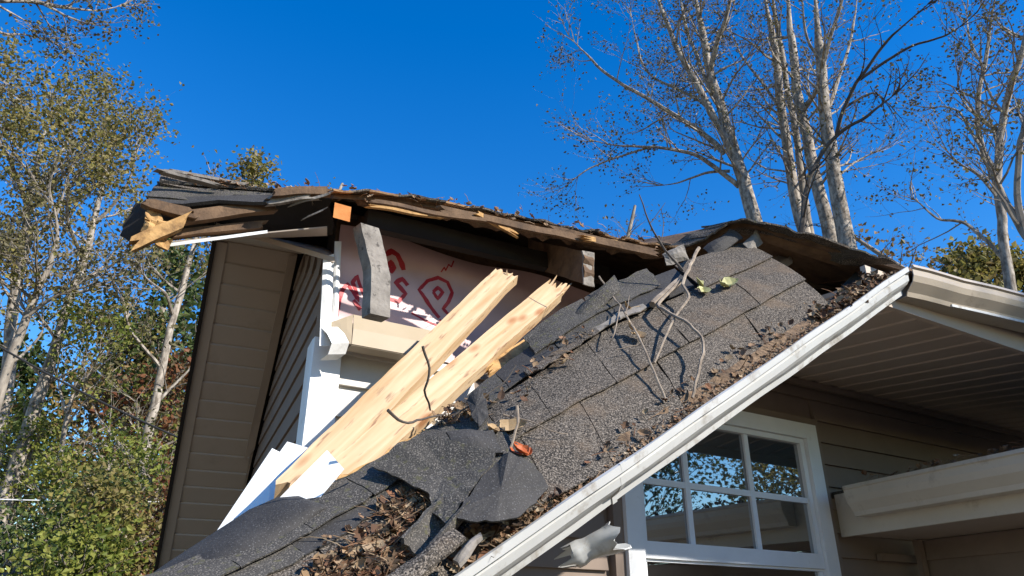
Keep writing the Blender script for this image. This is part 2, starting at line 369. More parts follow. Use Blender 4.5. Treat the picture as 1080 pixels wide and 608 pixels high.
# --- left gable wall and rake soffits
sl_ = 1.20; ZP = 1.83; BACK = (-.659 / math.hypot(.301, .689))     # peak position along the wall, back slope
def rakez(s): return lerp(1.27, ZP, s / sl_) if s < sl_ else ZP + (s - sl_) * BACK
def G(s, out, z): return C0 + D2 * s + L2 * out + UP * z
m = MB(); pts = [G(.07, -.03, -CAM_H), G(6.0, -.03, -CAM_H)] + [G(s, -.03, rakez(s) - .0) for s in (5.0, 3.0, sl_, .07)]
pts[2] = G(5.0, -.03, max(rakez(5.0), -CAM_H + .1)); m.prism(pts, -L2 * .1)
gable = obj('gable_wall', m, 'siding', house)
z = -CAM_H + .25
while z < ZP - .06:
    s1 = sl_ + (ZP - z - .05) / -BACK
    s0 = 0.06 if z < 1.25 else sl_ * (z + .1 - 1.27) / (ZP - 1.27)
    if s1 - s0 > .1:
        m = MB(); prof = [(-.03, z + EXPO + .01), (-.024, z + EXPO + .01), (-.013, z + .004), (-.013, z), (-.028, z)]
        m.prism([G(s0, o, zz) for o, zz in prof], D2 * (s1 - s0)); obj('siding_board', m, 'siding', gable)
    z += EXPO
RW = .37
back_soffit = obj('rake_soffit', (lambda q: (q.prism([G(s, -.0, rakez(s) + .012) for s in (sl_, 4.6)] + [G(s, RW + .03, rakez(s) + .012) for s in (4.6, sl_)], UP * .02), q)[1])(MB()), 'soffit', house)
s = sl_; PW = .092
while s < 4.4:                              # each soffit board laps the next
    m = MB(); a, b = s, s + PW - .006
    lowr = -.010; m.prism([G(a, .012, rakez(a) + .010), G(a, .012, rakez(a) + .010 + lowr), G(b, .012, rakez(b) + .009 - .001), G(b, .012, rakez(b) + .010)], L2 * (RW - .03)); obj('soffit_board', m, 'soffit', back_soffit); s += PW
m = MB(); patch(m, (G(sl_, RW - .02, rakez(sl_) - .008), G(4.5, RW - .02, rakez(4.5) - .008), G(4.5, RW + .035, rakez(4.5) - .008), G(sl_, RW + .035, rakez(sl_) - .008)), 2, 1, .012); obj('soffit_channel', m, 'soffit', house)
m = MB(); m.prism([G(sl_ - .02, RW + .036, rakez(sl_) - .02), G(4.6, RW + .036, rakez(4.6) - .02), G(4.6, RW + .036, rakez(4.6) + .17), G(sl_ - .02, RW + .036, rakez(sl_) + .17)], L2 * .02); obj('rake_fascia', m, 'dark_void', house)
m = MB(); patch(m, (G(sl_ - .02, .0, rakez(sl_) - .012), G(2.15, .0, rakez(2.15) - .012), G(2.2, .045, rakez(2.2) - .03), G(sl_ - .02, .045, rakez(sl_) - .03)), 6, 2, .004, 0, .006, 7); obj('hanging_channel', m, 'soffit', house)
# front slope rake soffit (seen at a grazing angle), with its rounded corner return
m = MB(); gr = []
for i in range(9):
    s = lerp(-.05, sl_, i / 8); gr.append([G(s, lerp(-.01, RW + .03, j / 4), rakez(s) + .006 - .05 * max(0, 1 - i / 1.5) * (1 - j / 4)) for j in range(5)])
m.slab(gr, [[p + UP * .02 for p in r] for r in gr]); obj('rake_soffit', m, 'soffit', house)
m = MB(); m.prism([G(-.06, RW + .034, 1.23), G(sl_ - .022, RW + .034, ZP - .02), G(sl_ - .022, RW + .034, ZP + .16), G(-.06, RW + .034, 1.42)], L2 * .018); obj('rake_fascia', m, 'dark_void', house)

# --- roof decks: broken front slope and back slope
front = [(352, 205, 2.16), (400, 207, 2.14), (440, 212, 2.12), (480, 219, 2.10), (520, 226, 2.08), (560, 235, 2.05), (600, 243, 2.0), (640, 251, 1.95), (672, 257, 1.9), (700, 263, 1.85),
         (722, 262, 1.80), (742, 254, 1.74), (760, 243, 1.68), (775, 236, 1.64), (792, 235, 1.60), (815, 241, 1.56), (850, 251, 1.50), (900, 266, 1.42), (955, 282, 1.30)]
fe = [P(*q) for q in front]
rid = lambda u: H(u, 3.52, 2.02)
m = MB(); top, bot = [], []
for i, p in enumerate(fe):
    u = (p - CAMV).dot(D1); b = rid(lerp(.22, 3.1, i / (len(fe) - 1)))
    r = [p.lerp(b, t) + UP * (.05 * math.sin(math.pi * t) if 3 < i < 16 else 0) for t in (0, .12, .35, .7, 1)]; top.append(r); bot.append([q - UP * .018 for q in r])
m.slab(top, bot); roof = obj('roof_deck', m, 'old_wood', house)
m = MB(); e0 = P(957, 282, 1.29)
m.slab([[e0, rid(3.1)], [P(1090, 311, 1.27), rid(4.4)], [H(8.8, 1.2, 1.16), rid(8.9)]], [[p - UP * .02 for p in r] for r in ([e0, rid(3.1)], [P(1090, 311, 1.27), rid(4.4)], [H(8.8, 1.2, 1.16), rid(8.9)])]); obj('roof_deck', m, 'old_wood', house)
# back slope
m = MB(); q0 = [G(sl_ - .02, RW + .05, ZP + .185), G(5.2, RW + .05, ZP + .185 + (4.0) * BACK)]; q1 = [q0[0] + D1 * 9, q0[1] + D1 * 9]
m.slab([q0, q1], [[p + UP * .03 for p in q0], [p + UP * .03 for p in q1]]); obj('roof_deck', m, 'shingle_dark', house)
m = MB(); m.slab([[G(-.05, RW + .04, 1.43), G(sl_, RW + .04, ZP + .18)], [G(-.05, RW + .04, 1.43) + D1 * .5, G(sl_, RW + .04, ZP + .18) + D1 * 1]], [[G(-.05, RW + .04, 1.45), G(sl_, RW + .04, ZP + .20)], [G(-.05, RW + .04, 1.45) + D1 * .5, G(sl_, RW + .04, ZP + .20) + D1 * 1]]); obj('roof_deck', m, 'shingle_dark', house)
# attic floor and far end walls
m = MB(); m.prism([H(CU + .05, NW + .14, 1.19), H(8.8, NW + .14, 1.19), H(8.8, 4.6, 1.19), G(2.1, -.15, 1.19)], UP * .02); obj('attic_floor', m, 'dark_void', house)
m = MB(); m.prism([H(8.85, NW, -CAM_H), H(8.85, 7.5, -CAM_H), H(8.85, 7.5, -1.0), H(8.85, 3.5, 2.0), H(8.85, NW, 1.4)], D1 * .1); obj('end_wall', m, 'siding', house)
m = MB(); m.box(H(1.45, 7.0, -CAM_H), D1 * 7.4, -N1 * .1, UP * 1.2); obj('back_wall', m, 'siding', house)
# --- broken edge along the top: splintered sheathing boards, curled shingles
edge_top = [(372, 204, 2.15), (420, 208, 2.12), (470, 217, 2.10), (520, 226, 2.07), (570, 237, 2.03), (610, 245, 1.99), (650, 253, 1.93), (700, 263, 1.84)]
edge_bot = [(380, 213, 2.19), (430, 219, 2.17), (475, 229, 2.15), (520, 239, 2.12), (570, 249, 2.08), (610, 257, 2.04), (650, 265, 1.98), (700, 273, 1.9)]
m = MB(); top = []
rnd = random.Random(8)
for i in range(43):
    t = i / 42; a = poly_at([P(*q) for q in edge_top], t); b = poly_at([P(*q) for q in edge_bot], t); jit = rnd.uniform(-.012, .016)
    top.append([a + UP * rnd.uniform(-.004, .006), a.lerp(b, .35) + N1 * rnd.uniform(-.006, .006), a.lerp(b, .7) + N1 * rnd.uniform(-.006, .006), b + UP * jit])
m.slab(top, [[p - N1 * .03 + UP * .006 for p in r] for r in top]); obj('broken_sheathing', m, 'old_wood', house)
for i, (a, b, wd, mt) in enumerate((((392, 213, 2.08), (520, 235, 2.02), .014, 'old_wood'), ((470, 222, 2.06), (660, 262, 1.9), .026, 'old_wood'), ((500, 224, 2.02), (540, 246, 2.06), .018, 'rot_wood'),
                                  ((585, 243, 1.98), (690, 268, 1.82), .03, 'old_wood'), ((395, 219, 2.12), (470, 229, 2.1), .012, 'rot_wood'), ((620, 252, 1.92), (650, 257, 1.9), .02, 'litter_pale' and 'rot_wood'))):
    m = MB(); plank(m, P(*a), P(*b), UP * wd, N1 * .014, 4, 10, .03, .03, .006, i + 3); obj('splintered_board', m, mt, house)
# ragged shingle ends over the broken edge
full_edge = [P(x, y - 2, n - .03) for x, y, n in front]
i = 0; t = 0.0; rnd = random.Random(21)
while t < .97:
    dt = rnd.uniform(.02, .04); a, b = poly_at(full_edge, t), poly_at(full_edge, min(1, t + dt)); back = -N1 * .16 + UP * .05
    m = MB(); lift = UP * rnd.uniform(.0, .008)
    patch(m, (a + lift, b + lift, b + back, a + back), 5, 3, .007, .0, .012, 14, .012)
    obj('shingle', m, rnd.choice(['shingle_dark', 'shingle', 'deck_wood' if t < .55 else 'shingle']), house); t += dt * .93; i += 1
# grey torn underlay scraps round the buckle
for i, (q, mt) in enumerate((([(696, 266, 1.74), (722, 258, 1.7), (726, 276, 1.7), (704, 279, 1.72)], 'grey_wood'), ([(785, 258, 1.62), (800, 240, 1.6), (804, 256, 1.6), (792, 268, 1.6)], 'grey_wood'),
                           ([(742, 262, 1.7), (768, 241, 1.64), (784, 250, 1.62), (750, 276, 1.66)], 'shingle_black'))):
    m = MB(); patch(m, tuple(P(*p) for p in q), 5, 4, .004, .015, .012, 10, .012); obj('torn_underlay', m, mt, house)
# dark lower layer of the intact deck edge on the right
m = MB(); aa = [P(800, 248, 1.62), P(860, 268, 1.52), P(910, 284, 1.46), P(945, 293, 1.38)]; bb = [P(800, 240, 1.6), P(860, 257, 1.5), P(910, 272, 1.42), P(945, 281, 1.34)]
m.slab([[a, b] for a, b in zip(aa, bb)], [[a - N1 * .03, b - N1 * .03] for a, b in zip(aa, bb)]); obj('broken_fascia', m, 'old_wood', house)
m = MB(); patch(m, (P(806, 275, 1.72), P(833, 266, 1.7), P(836, 276, 1.68), P(814, 288, 1.7)), 4, 3, .004, .006, .004, 9); obj('bent_flashing', m, 'gutter_white', house)
m = MB(); patch(m, (P(812, 284, 1.69), P(834, 270, 1.66), P(836, 277, 1.65), P(818, 289, 1.67)), 4, 2, .004, -.006); obj('bent_flashing', m, 'gutter_white', house)
m = MB(); patch(m, (P(836, 288, 1.8), P(880, 292, 1.75), P(900, 303, 1.72), P(850, 305, 1.76)), 4, 3, .004); obj('soffit_scrap', m, 'tan_metal', house)
# --- rafters: sawn orange end, hanging grey tail, broken stub
m = MB(); plank(m, P(361, 224, 2.02), P(361, 224, 2.4), UP * .055, D1 * .055, 3, 4, .003, 0); obj('rafter_end', m, 'orange_wood', house)
hp = [P(390, 238, 2.03), P(396, 262, 2.02), P(402, 288, 2.0), P(401, 333, 1.98)]
m = MB(); top, bot = [], []
wx = D1 * .066
for i in range(17):
    p = poly_at(hp, i / 16) ; jj = nv(p, 18) * .006
    top.append([p - wx * .5 + jj, p - wx * .2 + jj * .3, p + wx * .2 - jj * .4, p + wx * .5 - jj]); bot.append([q - N1 * .05 - D1 * .008 for q in top[-1]])
m.slab(top, bot); obj('hanging_rafter_tail', m, 'grey_wood', house)
m = MB(); a = P(562, 268, 2.42); b = P(621, 284, 1.93); plank(m, a, b, UP * .135, D1 * .045, 5, 10, 0, .012, .006, 5); stub = obj('broken_rafter', m, 'old_wood', house)
m = MB(); patch(m, (b + D1 * .024 + UP * .07, b - D1 * .026 + UP * .07, b - D1 * .026 - UP * .068, b + D1 * .024 - UP * .068), 3, 6, .006, .004, .008, 30, .008); obj('sawn_end', m, 'grey_wood', stub)
m = MB(); plank(m, P(386, 232, 2.25), P(640, 292, 2.25), UP * .07, N1 * .04, 3, 8, 0, 0, .003, 6); obj('ledger_board', m, 'dark_void', house)
# --- bent tan fascia flap under the wrap
m = MB(); top = []
for i in range(13):
    t = i / 12; a = P(373, 332, 2.35).lerp(P(470, 352, 2.35), t); b = P(371, 363, 2.29).lerp(P(442, 376, 2.29), t)
    top.append([a - N1 * .04 + UP * .01, a, a.lerp(b, .5) + N1 * .006, b, b - N1 * .05 - UP * .005])
m.slab(top, [[p - N1 * .003 - UP * .003 for p in r] for r in top]); obj('bent_fascia', m, 'tan_metal', house)
m = MB(); patch(m, (P(345, 341, 2.36), P(372.5, 332, 2.35), P(370.5, 363, 2.29), P(352, 362, 2.33)), 4, 4, .003, .006, .003, 9); obj('bent_fascia', m, 'tan_metal', house)
# --- left broken roof corner
def quad(*q): return tuple(P(*p) for p in q)
corner_bits = [
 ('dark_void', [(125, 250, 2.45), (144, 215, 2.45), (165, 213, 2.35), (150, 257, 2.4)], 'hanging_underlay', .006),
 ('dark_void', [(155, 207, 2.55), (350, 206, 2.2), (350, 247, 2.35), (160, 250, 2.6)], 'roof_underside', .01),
 ('shingle_dark', [(155, 206, 2.42), (166, 191, 2.5), (300, 200, 2.35), (300, 207, 2.28)], 'shingle', .01),
 ('shingle', [(166, 193, 2.46), (172, 181, 2.52), (232, 198, 2.44), (222, 205, 2.38)], 'shingle', .01),
 ('shingle_dark', [(155, 209, 2.38), (162, 201, 2.44), (245, 205, 2.35), (250, 211, 2.28)], 'shingle', .012),
 ('shingle_black', [(157, 214, 2.36), (157, 208, 2.4), (300, 207, 2.24), (300, 213, 2.2)], 'shingle', .012),
 ('shingle_black', [(175, 222, 2.42), (175, 213, 2.4), (290, 212, 2.26), (288, 219, 2.3)], 'shingle', .012)]
for i, (mt, q, nm, th) in enumerate(corner_bits):
    m = MB(); patch(m, quad(*q), 10, 4, th, 0, .012, 9, .016); obj(nm, m, mt, house)
for i, (a, b, wd, td, mt) in enumerate([((171, 182, 2.40), (228, 196, 2.34), .010, .025, 'grey_wood'), ((176, 181, 2.46), (258, 196, 2.36), .011, .025, 'grey_wood'),
        ((158, 216, 2.34), (204, 227, 2.3), .034, .03, 'old_wood'), ((196, 230, 2.32), (290, 218, 2.26), .045, .03, 'old_wood'), ((140, 258, 2.3), (200, 232, 2.28), .052, .03, 'rot_wood'),
        ((186, 247, 2.36), (278, 238, 2.3), .026, .03, 'old_wood'), ((160, 213, 2.5), (288, 222, 2.4), .05, .04, 'dark_void'),
        ((290, 204, 2.2), (350, 203, 2.14), .03, .03, 'old_wood'), ((308, 217, 2.2), (347, 205, 2.12), .010, .006, 'grey_wood'), ((322, 231, 2.2), (344, 220, 2.14), .006, .006, 'grey_wood'),
        ((284, 212, 2.22), (330, 207, 2.16), .034, .02, 'grey_wood')]):
    m = MB(); plank(m, P(*a), P(*b), UP * wd, N1 * td, 4, 8, .025, .02, .006, 40 + i); obj('broken_board', m, mt, house)
m = MB(); pts = [P(155, 222, 2.34), P(168, 222, 2.34), P(172, 232, 2.32), P(164, 243, 2.3), P(158, 252, 2.3), P(150, 256, 2.3), P(146, 250, 2.32), P(152, 240, 2.33), P(154, 230, 2.34)]
m.prism(pts, -N1 * .05); 
rot = obj('rotten_wood', m, 'rot_wood', house)
for i in range(9):
    m = MB(); c = P(153 + (i % 3) * 5 + i * .6 - 2, 224 + i * 3.4, 2.30); patch(m, (c, c + D1 * .04 + UP * .006 * (i % 2), c + D1 * .035 - UP * .03, c - UP * .024), 3, 3, .012, .008, .02, 40, .012); obj('rotten_splinter', m, 'rot_wood', rot)
m = MB(); patch(m, quad((176, 257, 2.32), (282, 243, 2.24), (282, 246, 2.24), (180, 260, 2.32)), 6, 1, .004); obj('drip_edge', m, 'white_trim', house)
m = MB(); patch(m, quad((178, 256, 2.34), (345, 240, 2.2), (345, 249, 2.3), (230, 254, 2.5)), 8, 2, .004); obj('soffit_end', m, 'soffit', house)
m = MB(); patch(m, quad((168, 190, 2.45), (300, 200, 2.3), (300, 200, 2.9), (168, 188, 2.9)), 4, 3, .01); obj('roof_deck', m, 'shingle_dark', house)

# --- right hand intact eave: gutter, fascia line, soffit boards
A = P(962, 279, 1.27); B = P(1200, 341, 1.17)
def sweep(mb, a, b, out, up, prof, seg=10, jit=0.0, closed=True):
    rows = []
    for i in range(seg + 1):
        p = a.lerp(b, i / seg); rows.append([p + out * x + up * y + nv(p, 5) * jit for x, y in prof])
    n = len(prof)
    mb.add([p for r in rows for p in r], [(i * n + k, i * n + (k + 1) % n, (i + 1) * n + (k + 1) % n, (i + 1) * n + k) for i in range(seg) for k in range(n if closed else n - 1)] + [tuple(range(n)), tuple(seg * n + k for k in range(n - 1, -1, -1))])
kst = [(0, 0), (.004, -.012), (-.004, -.016), (-.004, -.04), (-.012, -.062), (-.040, -.092), (-.046, -.108), (-.118, -.108), (-.118, -.004), (-.115, -.004), (-.115, -.105), (-.049, -.105), (-.043, -.091), (-.015, -.061), (-.007, -.04), (-.007, -.003)]
m = MB(); sweep(m, A, B, N1, UP, kst, 16, .006); sweep(m, B + D1 * .002, H(8.7, 1.2, (B - CAMV).z + .05), N1, UP, kst, 16, .004); obj('eave_gutter', m, 'gutter_tan', house)
m = MB(); a = A.lerp(B, .16) - N1 * .043 - UP * .104; b = B - N1 * .043 - UP * .104; plank(m, a, b, UP * .010, N1 * .006, 2, 8, 0, 0, .001, 3); obj('gutter_highlight', m, 'gutter_white', house)  # white strip painting in the sunlit highlight along the gutter's lower edge
sf0, sf1 = PZ(915, 318, 1.10), PZ(1200, 376, 1.10)
eN = 1.36
m = MB(); m.box(H(2.3, eN, 1.05), D1 * 6.4, -N1 * .02, UP * .14); obj('eave_fascia', m, 'soffit', house)
u = 2.28; pw = .152; i = 0
while u < 8.6:
    m = MB(); z0 = 1.10; z1 = 1.205
    def sz(n): return lerp(z0, z1, (n - eN) / (NW - eN))
    prof = [(u, 0), (u + pw * .46, 0), (u + pw * .5, .006), (u + pw * .96, .006), (u + pw, 0), (u + pw, .018), (u, .018)]
    a = [H(x, eN + .02, sz(eN + .02) + y) for x, y in prof]; b = [H(x, NW + .02, sz(NW) + y) for x, y in prof]
    n = len(prof); m.add(a + b, [tuple(range(n)), tuple(range(2 * n - 1, n - 1, -1))] + [(k, k + n, (k + 1) % n + n, (k + 1) % n) for k in range(n)])
    obj('soffit_panel', m, 'soffit', house); u += pw + .002; i += 1
m = MB(); m.box(H(1.95, NW - .03, 1.168), D1 * 6.7, -N1 * .028, UP * .03); obj('frieze_channel', m, 'siding', house)

# --- window
win = bpy.data.objects.new('window', None); SC.collection.objects.link(win); win.parent = house
def ub(x, y): return huz(x, y, NW)[0]
def zb(x, y): return huz(x, y, NW)[1]
def wbox(name, u0, u1, z0, z1, n0, n1, mt, par=win):
    m = MB(); m.box(H(u0, n0, z0), D1 * (u1 - u0), -N1 * (n1 - n0), UP * (z1 - z0)); return obj(name, m, mt, par)
fw = .085
wbox('frame', WU0, WU0 + fw, WZ0, WZ1, NW - .032, NW + .03, 'frame_paint'); wbox('frame', WU1 - fw, WU1, WZ0, WZ1, NW - .032, NW + .03, 'frame_paint')
wbox('frame', WU0 + fw, WU1 - fw, WZ1 - .075, WZ1, NW - .031, NW + .03, 'frame_paint'); wbox('sill', WU0 - .03, WU1 + .03, WZ0 - .05, WZ0, NW - .05, NW + .03, 'frame_paint')
wbox('jamb_channel', WU0 - .05, WU0 - .001, WZ0, WZ1 + .04, NW - .012, NW + .03, 'siding'); wbox('jamb_channel', WU1 + .001, WU1 + .05, WZ0, WZ1 + .04, NW - .012, NW + .03, 'siding'); wbox('head_channel', WU0, WU1, WZ1 + .001, WZ1 + .04, NW - .012, NW + .03, 'siding')
zm0, zm1 = zb(760, 594), zb(760, 577)       # meeting rail
gu0, gu1 = WU0 + fw + .002, WU1 - fw - .002; gz1 = WZ1 - .077
wbox('sash_rail', gu0, gu1, zm0, zm1, NW - .016, NW + .02, 'frame_paint')
wbox('sash_stile', gu0, gu0 + .03, zm1 + .001, gz1, NW - .012, NW + .02, 'frame_paint'); wbox('sash_stile', gu1 - .03, gu1, zm1 + .001, gz1, NW - .012, NW + .02, 'frame_paint'); wbox('sash_rail', gu0 + .031, gu1 - .031, gz1 - .025, gz1, NW - .0125, NW + .02, 'frame_paint')
mu = [ub(725, 520), ub(793, 520)]; mz = zb(760, 517)
for q in mu: wbox('muntin', q - .014, q + .014, zm1 + .002, gz1 - .026, NW - .006, NW + .006, 'frame_paint')
wbox('muntin', gu0 + .031, gu1 - .031, mz - .013, mz + .013, NW - .004, NW + .005, 'frame_paint')
us = [gu0 + .03] + mu + [gu1 - .03]; zs = [zm1, mz, gz1 - .025]
for i in range(3):
    for j in range(2): wbox('pane', us[i] + .002, us[i + 1] - .002, zs[j] + .002, zs[j + 1] - .002, NW + .0065 + .0003 * (i + 2 * j), NW + .012, 'pane_glass')
wbox('sash_stile', gu0, gu0 + .03, WZ0, zm0 - .012, NW + .0, NW + .02, 'frame_paint'); wbox('sash_stile', gu1 - .03, gu1, WZ0, zm0 - .012, NW + .0, NW + .02, 'frame_paint')
wbox('sash_rail', gu0, gu1, zm0 - .011, zm0 - .001, NW - .004, NW + .02, 'frame_paint'); wbox('pane', gu0 + .031, gu1 - .031, WZ0, zm0 - .0115, NW + .008, NW + .014, 'pane_glass')

# --- low wing on the right
porch = bpy.data.objects.new('low_wing', None); SC.collection.objects.link(porch); porch.parent = house
pa = P(889, 513, 2.22); pz = (pa - CAMV).z
PD = -D2; PO = L2                            # runs toward the camera, faces left
m = MB(); sweep(m, pa, pa + PD * 3.2, PO, UP, [(x, y * 1.25) for x, y in kst], 16, .004); obj('wing_gutter', m, 'gutter_cream', porch)
m = MB(); m.prism([pa + PO * x + UP * y * 1.25 for x, y in [(0, 0), (-.004, -.04), (-.012, -.062), (-.040, -.092), (-.046, -.108), (-.118, -.108), (-.118, 0)]], D2 * .003); obj('gutter_end_cap', m, 'gutter_cream', porch)
fo = pa - PO * .125 + D2 * .18
m = MB(); m.box(fo + UP * -.205, PD * 3.4, -PO * .02, UP * .2); obj('wing_fascia', m, 'gutter_cream', porch)
wdist = .55
m = MB(); m.box(fo - PO * .021 + UP * -.195, PD * 3.4, -PO * wdist, UP * .015); obj('wing_soffit', m, 'soffit', porch)
W3 = fo - PO * (.021 + wdist - .06)
m = MB(); m.box(Vector((W3.x, W3.y, 0)) - PO * .03, PD * 3.4, -PO * .1, UP * (pz + CAM_H - .2)); wing_wall = obj('wing_wall', m, 'siding', porch)
z = -CAM_H + .25
while z < pz - .24:
    m = MB(); ex = min(EXPO, pz - .21 - z)
    prof = [(-.03, z + ex + .01), (-.024, z + ex + .01), (-.004, z + .004), (-.004, z), (-.028, z)]
    m.prism([Vector((W3.x, W3.y, CAM_H)) + PO * o + UP * zz for o, zz in prof], PD * 3.4); obj('siding_board', m, 'siding', wing_wall); z += EXPO
m = MB(); m.box(Vector((W3.x, W3.y, 0)) + PO * .0, PD * .03, PO * .035, UP * (pz + CAM_H - .198)); obj('corner_channel', m, 'siding', porch)
m = MB(); m.box(H(huz(918, 555, NW)[0], NW - .03, pz - .3), D1 * 1.0, -N1 * .028, UP * .035); obj('corner_channel', m, 'siding', porch)
rb = pa - PO * .13 - UP * .02
m = MB(); m.slab([[rb + D2 * .2, rb - PO * 2.6 + UP * .35 + D2 * .2], [rb + PD * 3.3, rb - PO * 2.6 + UP * .35 + PD * 3.3]], [[p + UP * .03 for p in r] for r in ([rb + D2 * .2, rb - PO * 2.6 + UP * .35 + D2 * .2], [rb + PD * 3.3, rb - PO * 2.6 + UP * .35 + PD * 3.3])]); obj('wing_roof', m, 'shingle_dark', porch)

# ================================================================== FALLEN ROOF SECTION
fallen = thing('fallen_roof_section', H(.7, 1.4, -CAM_H), 'collapsed shingled eave strip hanging diagonally with its white gutter', 'roof section')
SA = [((886, 335, 1.30), (782, 257, 1.66)), ((796, 399, 1.275), (702, 287, 1.68)), ((697, 460, 1.26), (606, 333, 1.70)), ((603, 508, 1.255), (528, 390, 1.68)), ((546, 541, 1.255), (474, 436, 1.62))]
SB = [((575, 525, 1.30), (490, 428, 1.56)), ((505, 600, 1.26), (400, 486, 1.52)), ((430, 655, 1.22), (318, 532, 1.47)), ((340, 715, 1.18), (236, 576, 1.43)), ((250, 780, 1.14), (140, 616, 1.40))]
def surf(ST):
    E0 = [P(*a) for a, b in ST]; E1 = [P(*b) for a, b in ST]
    def cat(E, t):
        k = max(0, min(t, 1)) * (len(E) - 1); i = min(int(k), len(E) - 2); f = k - i
        p0, p1, p2, p3 = E[max(i - 1, 0)], E[i], E[i + 1], E[min(i + 2, len(E) - 1)]
        return (p1 * 2 + (p2 - p0) * f + (p0 * 2 - p1 * 5 + p2 * 4 - p3) * f * f + (p1 * 3 - p0 - p2 * 3 + p3) * f * f * f) * .5
    def S(u, v):
        a, b = cat(E0, u), cat(E1, u); p = a.lerp(b, v)
        nrm = (cat(E0, min(u + .02, 1)) - cat(E0, max(u - .02, 0))).cross(b - a).normalized()
        if nrm.dot(CAMV - p) < 0: nrm = -nrm
        bow = .03 * math.sin(math.pi * min(max(v, 0), 1)) - .025 * max(0, .25 - v) ** 1.2     # bellied, eave edge rolled over
        return p + nrm * (bow + .010 * nz(p, 3.5)), nrm
    return S
S1, S2 = surf(SA), surf(SB)
def tile(S, u0, u1, v0, v1, th=.0035, lift0=.007, lift1=.002, nu=6, nvv=5, edge=.0, ragged=0.0, seed=0, curl=0.0):
    """one shingle tab lying on surface S; the v0 edge is its exposed butt"""
    rnd = random.Random(seed); mb = MB(); top, bot = [], []; ja = rnd.uniform(0, 50); tw = rnd.uniform(-.3, .3) * curl
    for i in range(nu + 1):
        r, q = [], []
        for j in range(nvv + 1):
            s, t = i / nu, j / nvv; vv = lerp(v0, v1, t); uu = lerp(u0, u1, s)
            if ragged:
                if j == 0: vv += ragged * nz(Vector((uu * 60, ja, 0)))
                if j == nvv: vv += ragged * nz(Vector((uu * 60, ja + 9, 0)))
                if i in (0, nu): uu += ragged * .25 * nz(Vector((vv * 14, ja + i, 3)))
            p, nr = S(uu, vv); p = p + nr * (lerp(lift0, lift1, t) + curl * (1 - t) ** 2 + tw * (s - .5) * (1 - t) + .0025 * nz(p, 11))
            r.append(p); q.append(p - nr * th)
        top.append(r); bot.append(q)
    mb.slab(top, bot); return mb
# decking under the shingles
def decking(S, u0, u1, v0, v1, mt, nm, n=20, depth=.012, th=.014, rag=.02):
    mb = MB(); top, bot = [], []
    for i in range(n + 1):
        r, q = [], []
        for j in range(6):
            u = lerp(u0, u1, i / n); v = lerp(v0, v1, j / 5)
            if j in (0, 5): v += rag * nz(Vector((u * 50, j * 3.3, 1)))
            p, nr = S(u, v); r.append(p - nr * depth); q.append(p - nr * (depth + th))
        top.append(r); bot.append(q)
    mb.slab(top, bot); return obj(nm, mb, mt, fallen)
decking(S1, .0, 1.0, .02, .97, 'shingle_black', 'sheathing'); decking(S2, .0, 1.0, .0, 1.01, 'shingle_black', 'sheathing')
decking(S2, .12, .62, .93, 1.055, 'rot_wood', 'broken_sheathing', 26, .010, .02, .035)
# courses on the upper half
def course(S, cuts, v0, v1, mt, seed, nm='shingle', **kw):
    for i in range(len(cuts) - 1):
        obj(nm, tile(S, cuts[i] + .0012, cuts[i + 1] - .0012, v0, v1, seed=seed + i, **kw), mt if isinstance(mt, str) else mt[i % len(mt)], fallen)
course(S1, [.0, .19, .42, .63, .83, 1.0], -.025, .375, 'shingle', 10, lift0=.004, lift1=.000, ragged=.012)
course(S1, [-.0, .155, .34, .53, .72, .88, 1.0], .335, .70, 'shingle', 30, lift0=.008, lift1=.003, ragged=.010, curl=.003)
course(S1, [.0, .225], .66, 1.0, 'shingle', 50, lift0=.012, lift1=.008, ragged=.015)
course(S1, [.235, .43, .60, .78, 1.0], .70, .965, ['shingle_black', 'shingle_dark', 'shingle_black', 'shingle_dark'], 60, lift0=.014, lift1=.012, ragged=.02)
course(S1, [.30, .47, .66], .83, 1.04, ['shingle_dark', 'shingle_dark'], 70, lift0=.022, lift1=.03, ragged=.02)
course(S1, [.37, .50, .585, .72], .672, .735, ['grey_wood', 'shingle', 'shingle'], 80, nm='torn_shingle_strip', lift0=.024, lift1=.022, ragged=.03)
# pointed torn scrap
m = MB(); patch(m, tuple(P(*q) for q in ((598, 338, 1.66), (648, 289, 1.62), (655, 306, 1.60), (612, 340, 1.62))), 5, 4, .006, .01, .006, 12, .006); obj('torn_shingle', m, 'shingle_dark', fallen)
# lower half: dark bands, ragged torn edge, flaps
course(S2, [.0, .17, .36, .56, .78, 1.0], .70, 1.0, 'shingle_dark', 100, lift0=.016, lift1=.008, ragged=.02)
course(S2, [.03, .20, .40, .62, .84, 1.0], .58, .73, ['shingle_black', 'shingle_dark', 'shingle_black', 'shingle_dark', 'shingle_black'], 110, lift0=.008, lift1=.006, ragged=.04)
course(S2, [.16, .36, .58, .80, 1.0], .22, .60, 'shingle', 120, lift0=.008, lift1=.002, ragged=.03)
course(S2, [.0, .16], .10, .72, 'shingle_dark', 130, lift0=.03, lift1=.018, ragged=.02, nu=8, nvv=8, curl=.01)
course(S2, [.18, .45, .75, 1.0], .0, .24, 'shingle', 135, lift0=.004, lift1=.001, ragged=.03)
def flap(nm, quadpx, mt, nu=8, nvv=8, th=.006, bulge=.0, rough=.006, edge=.006, curl=None):
    m = MB(); patch(m, tuple(P(*q) for q in quadpx), nu, nvv, th, bulge, rough, 12, edge, curl=curl); return obj(nm, m, mt, fallen)
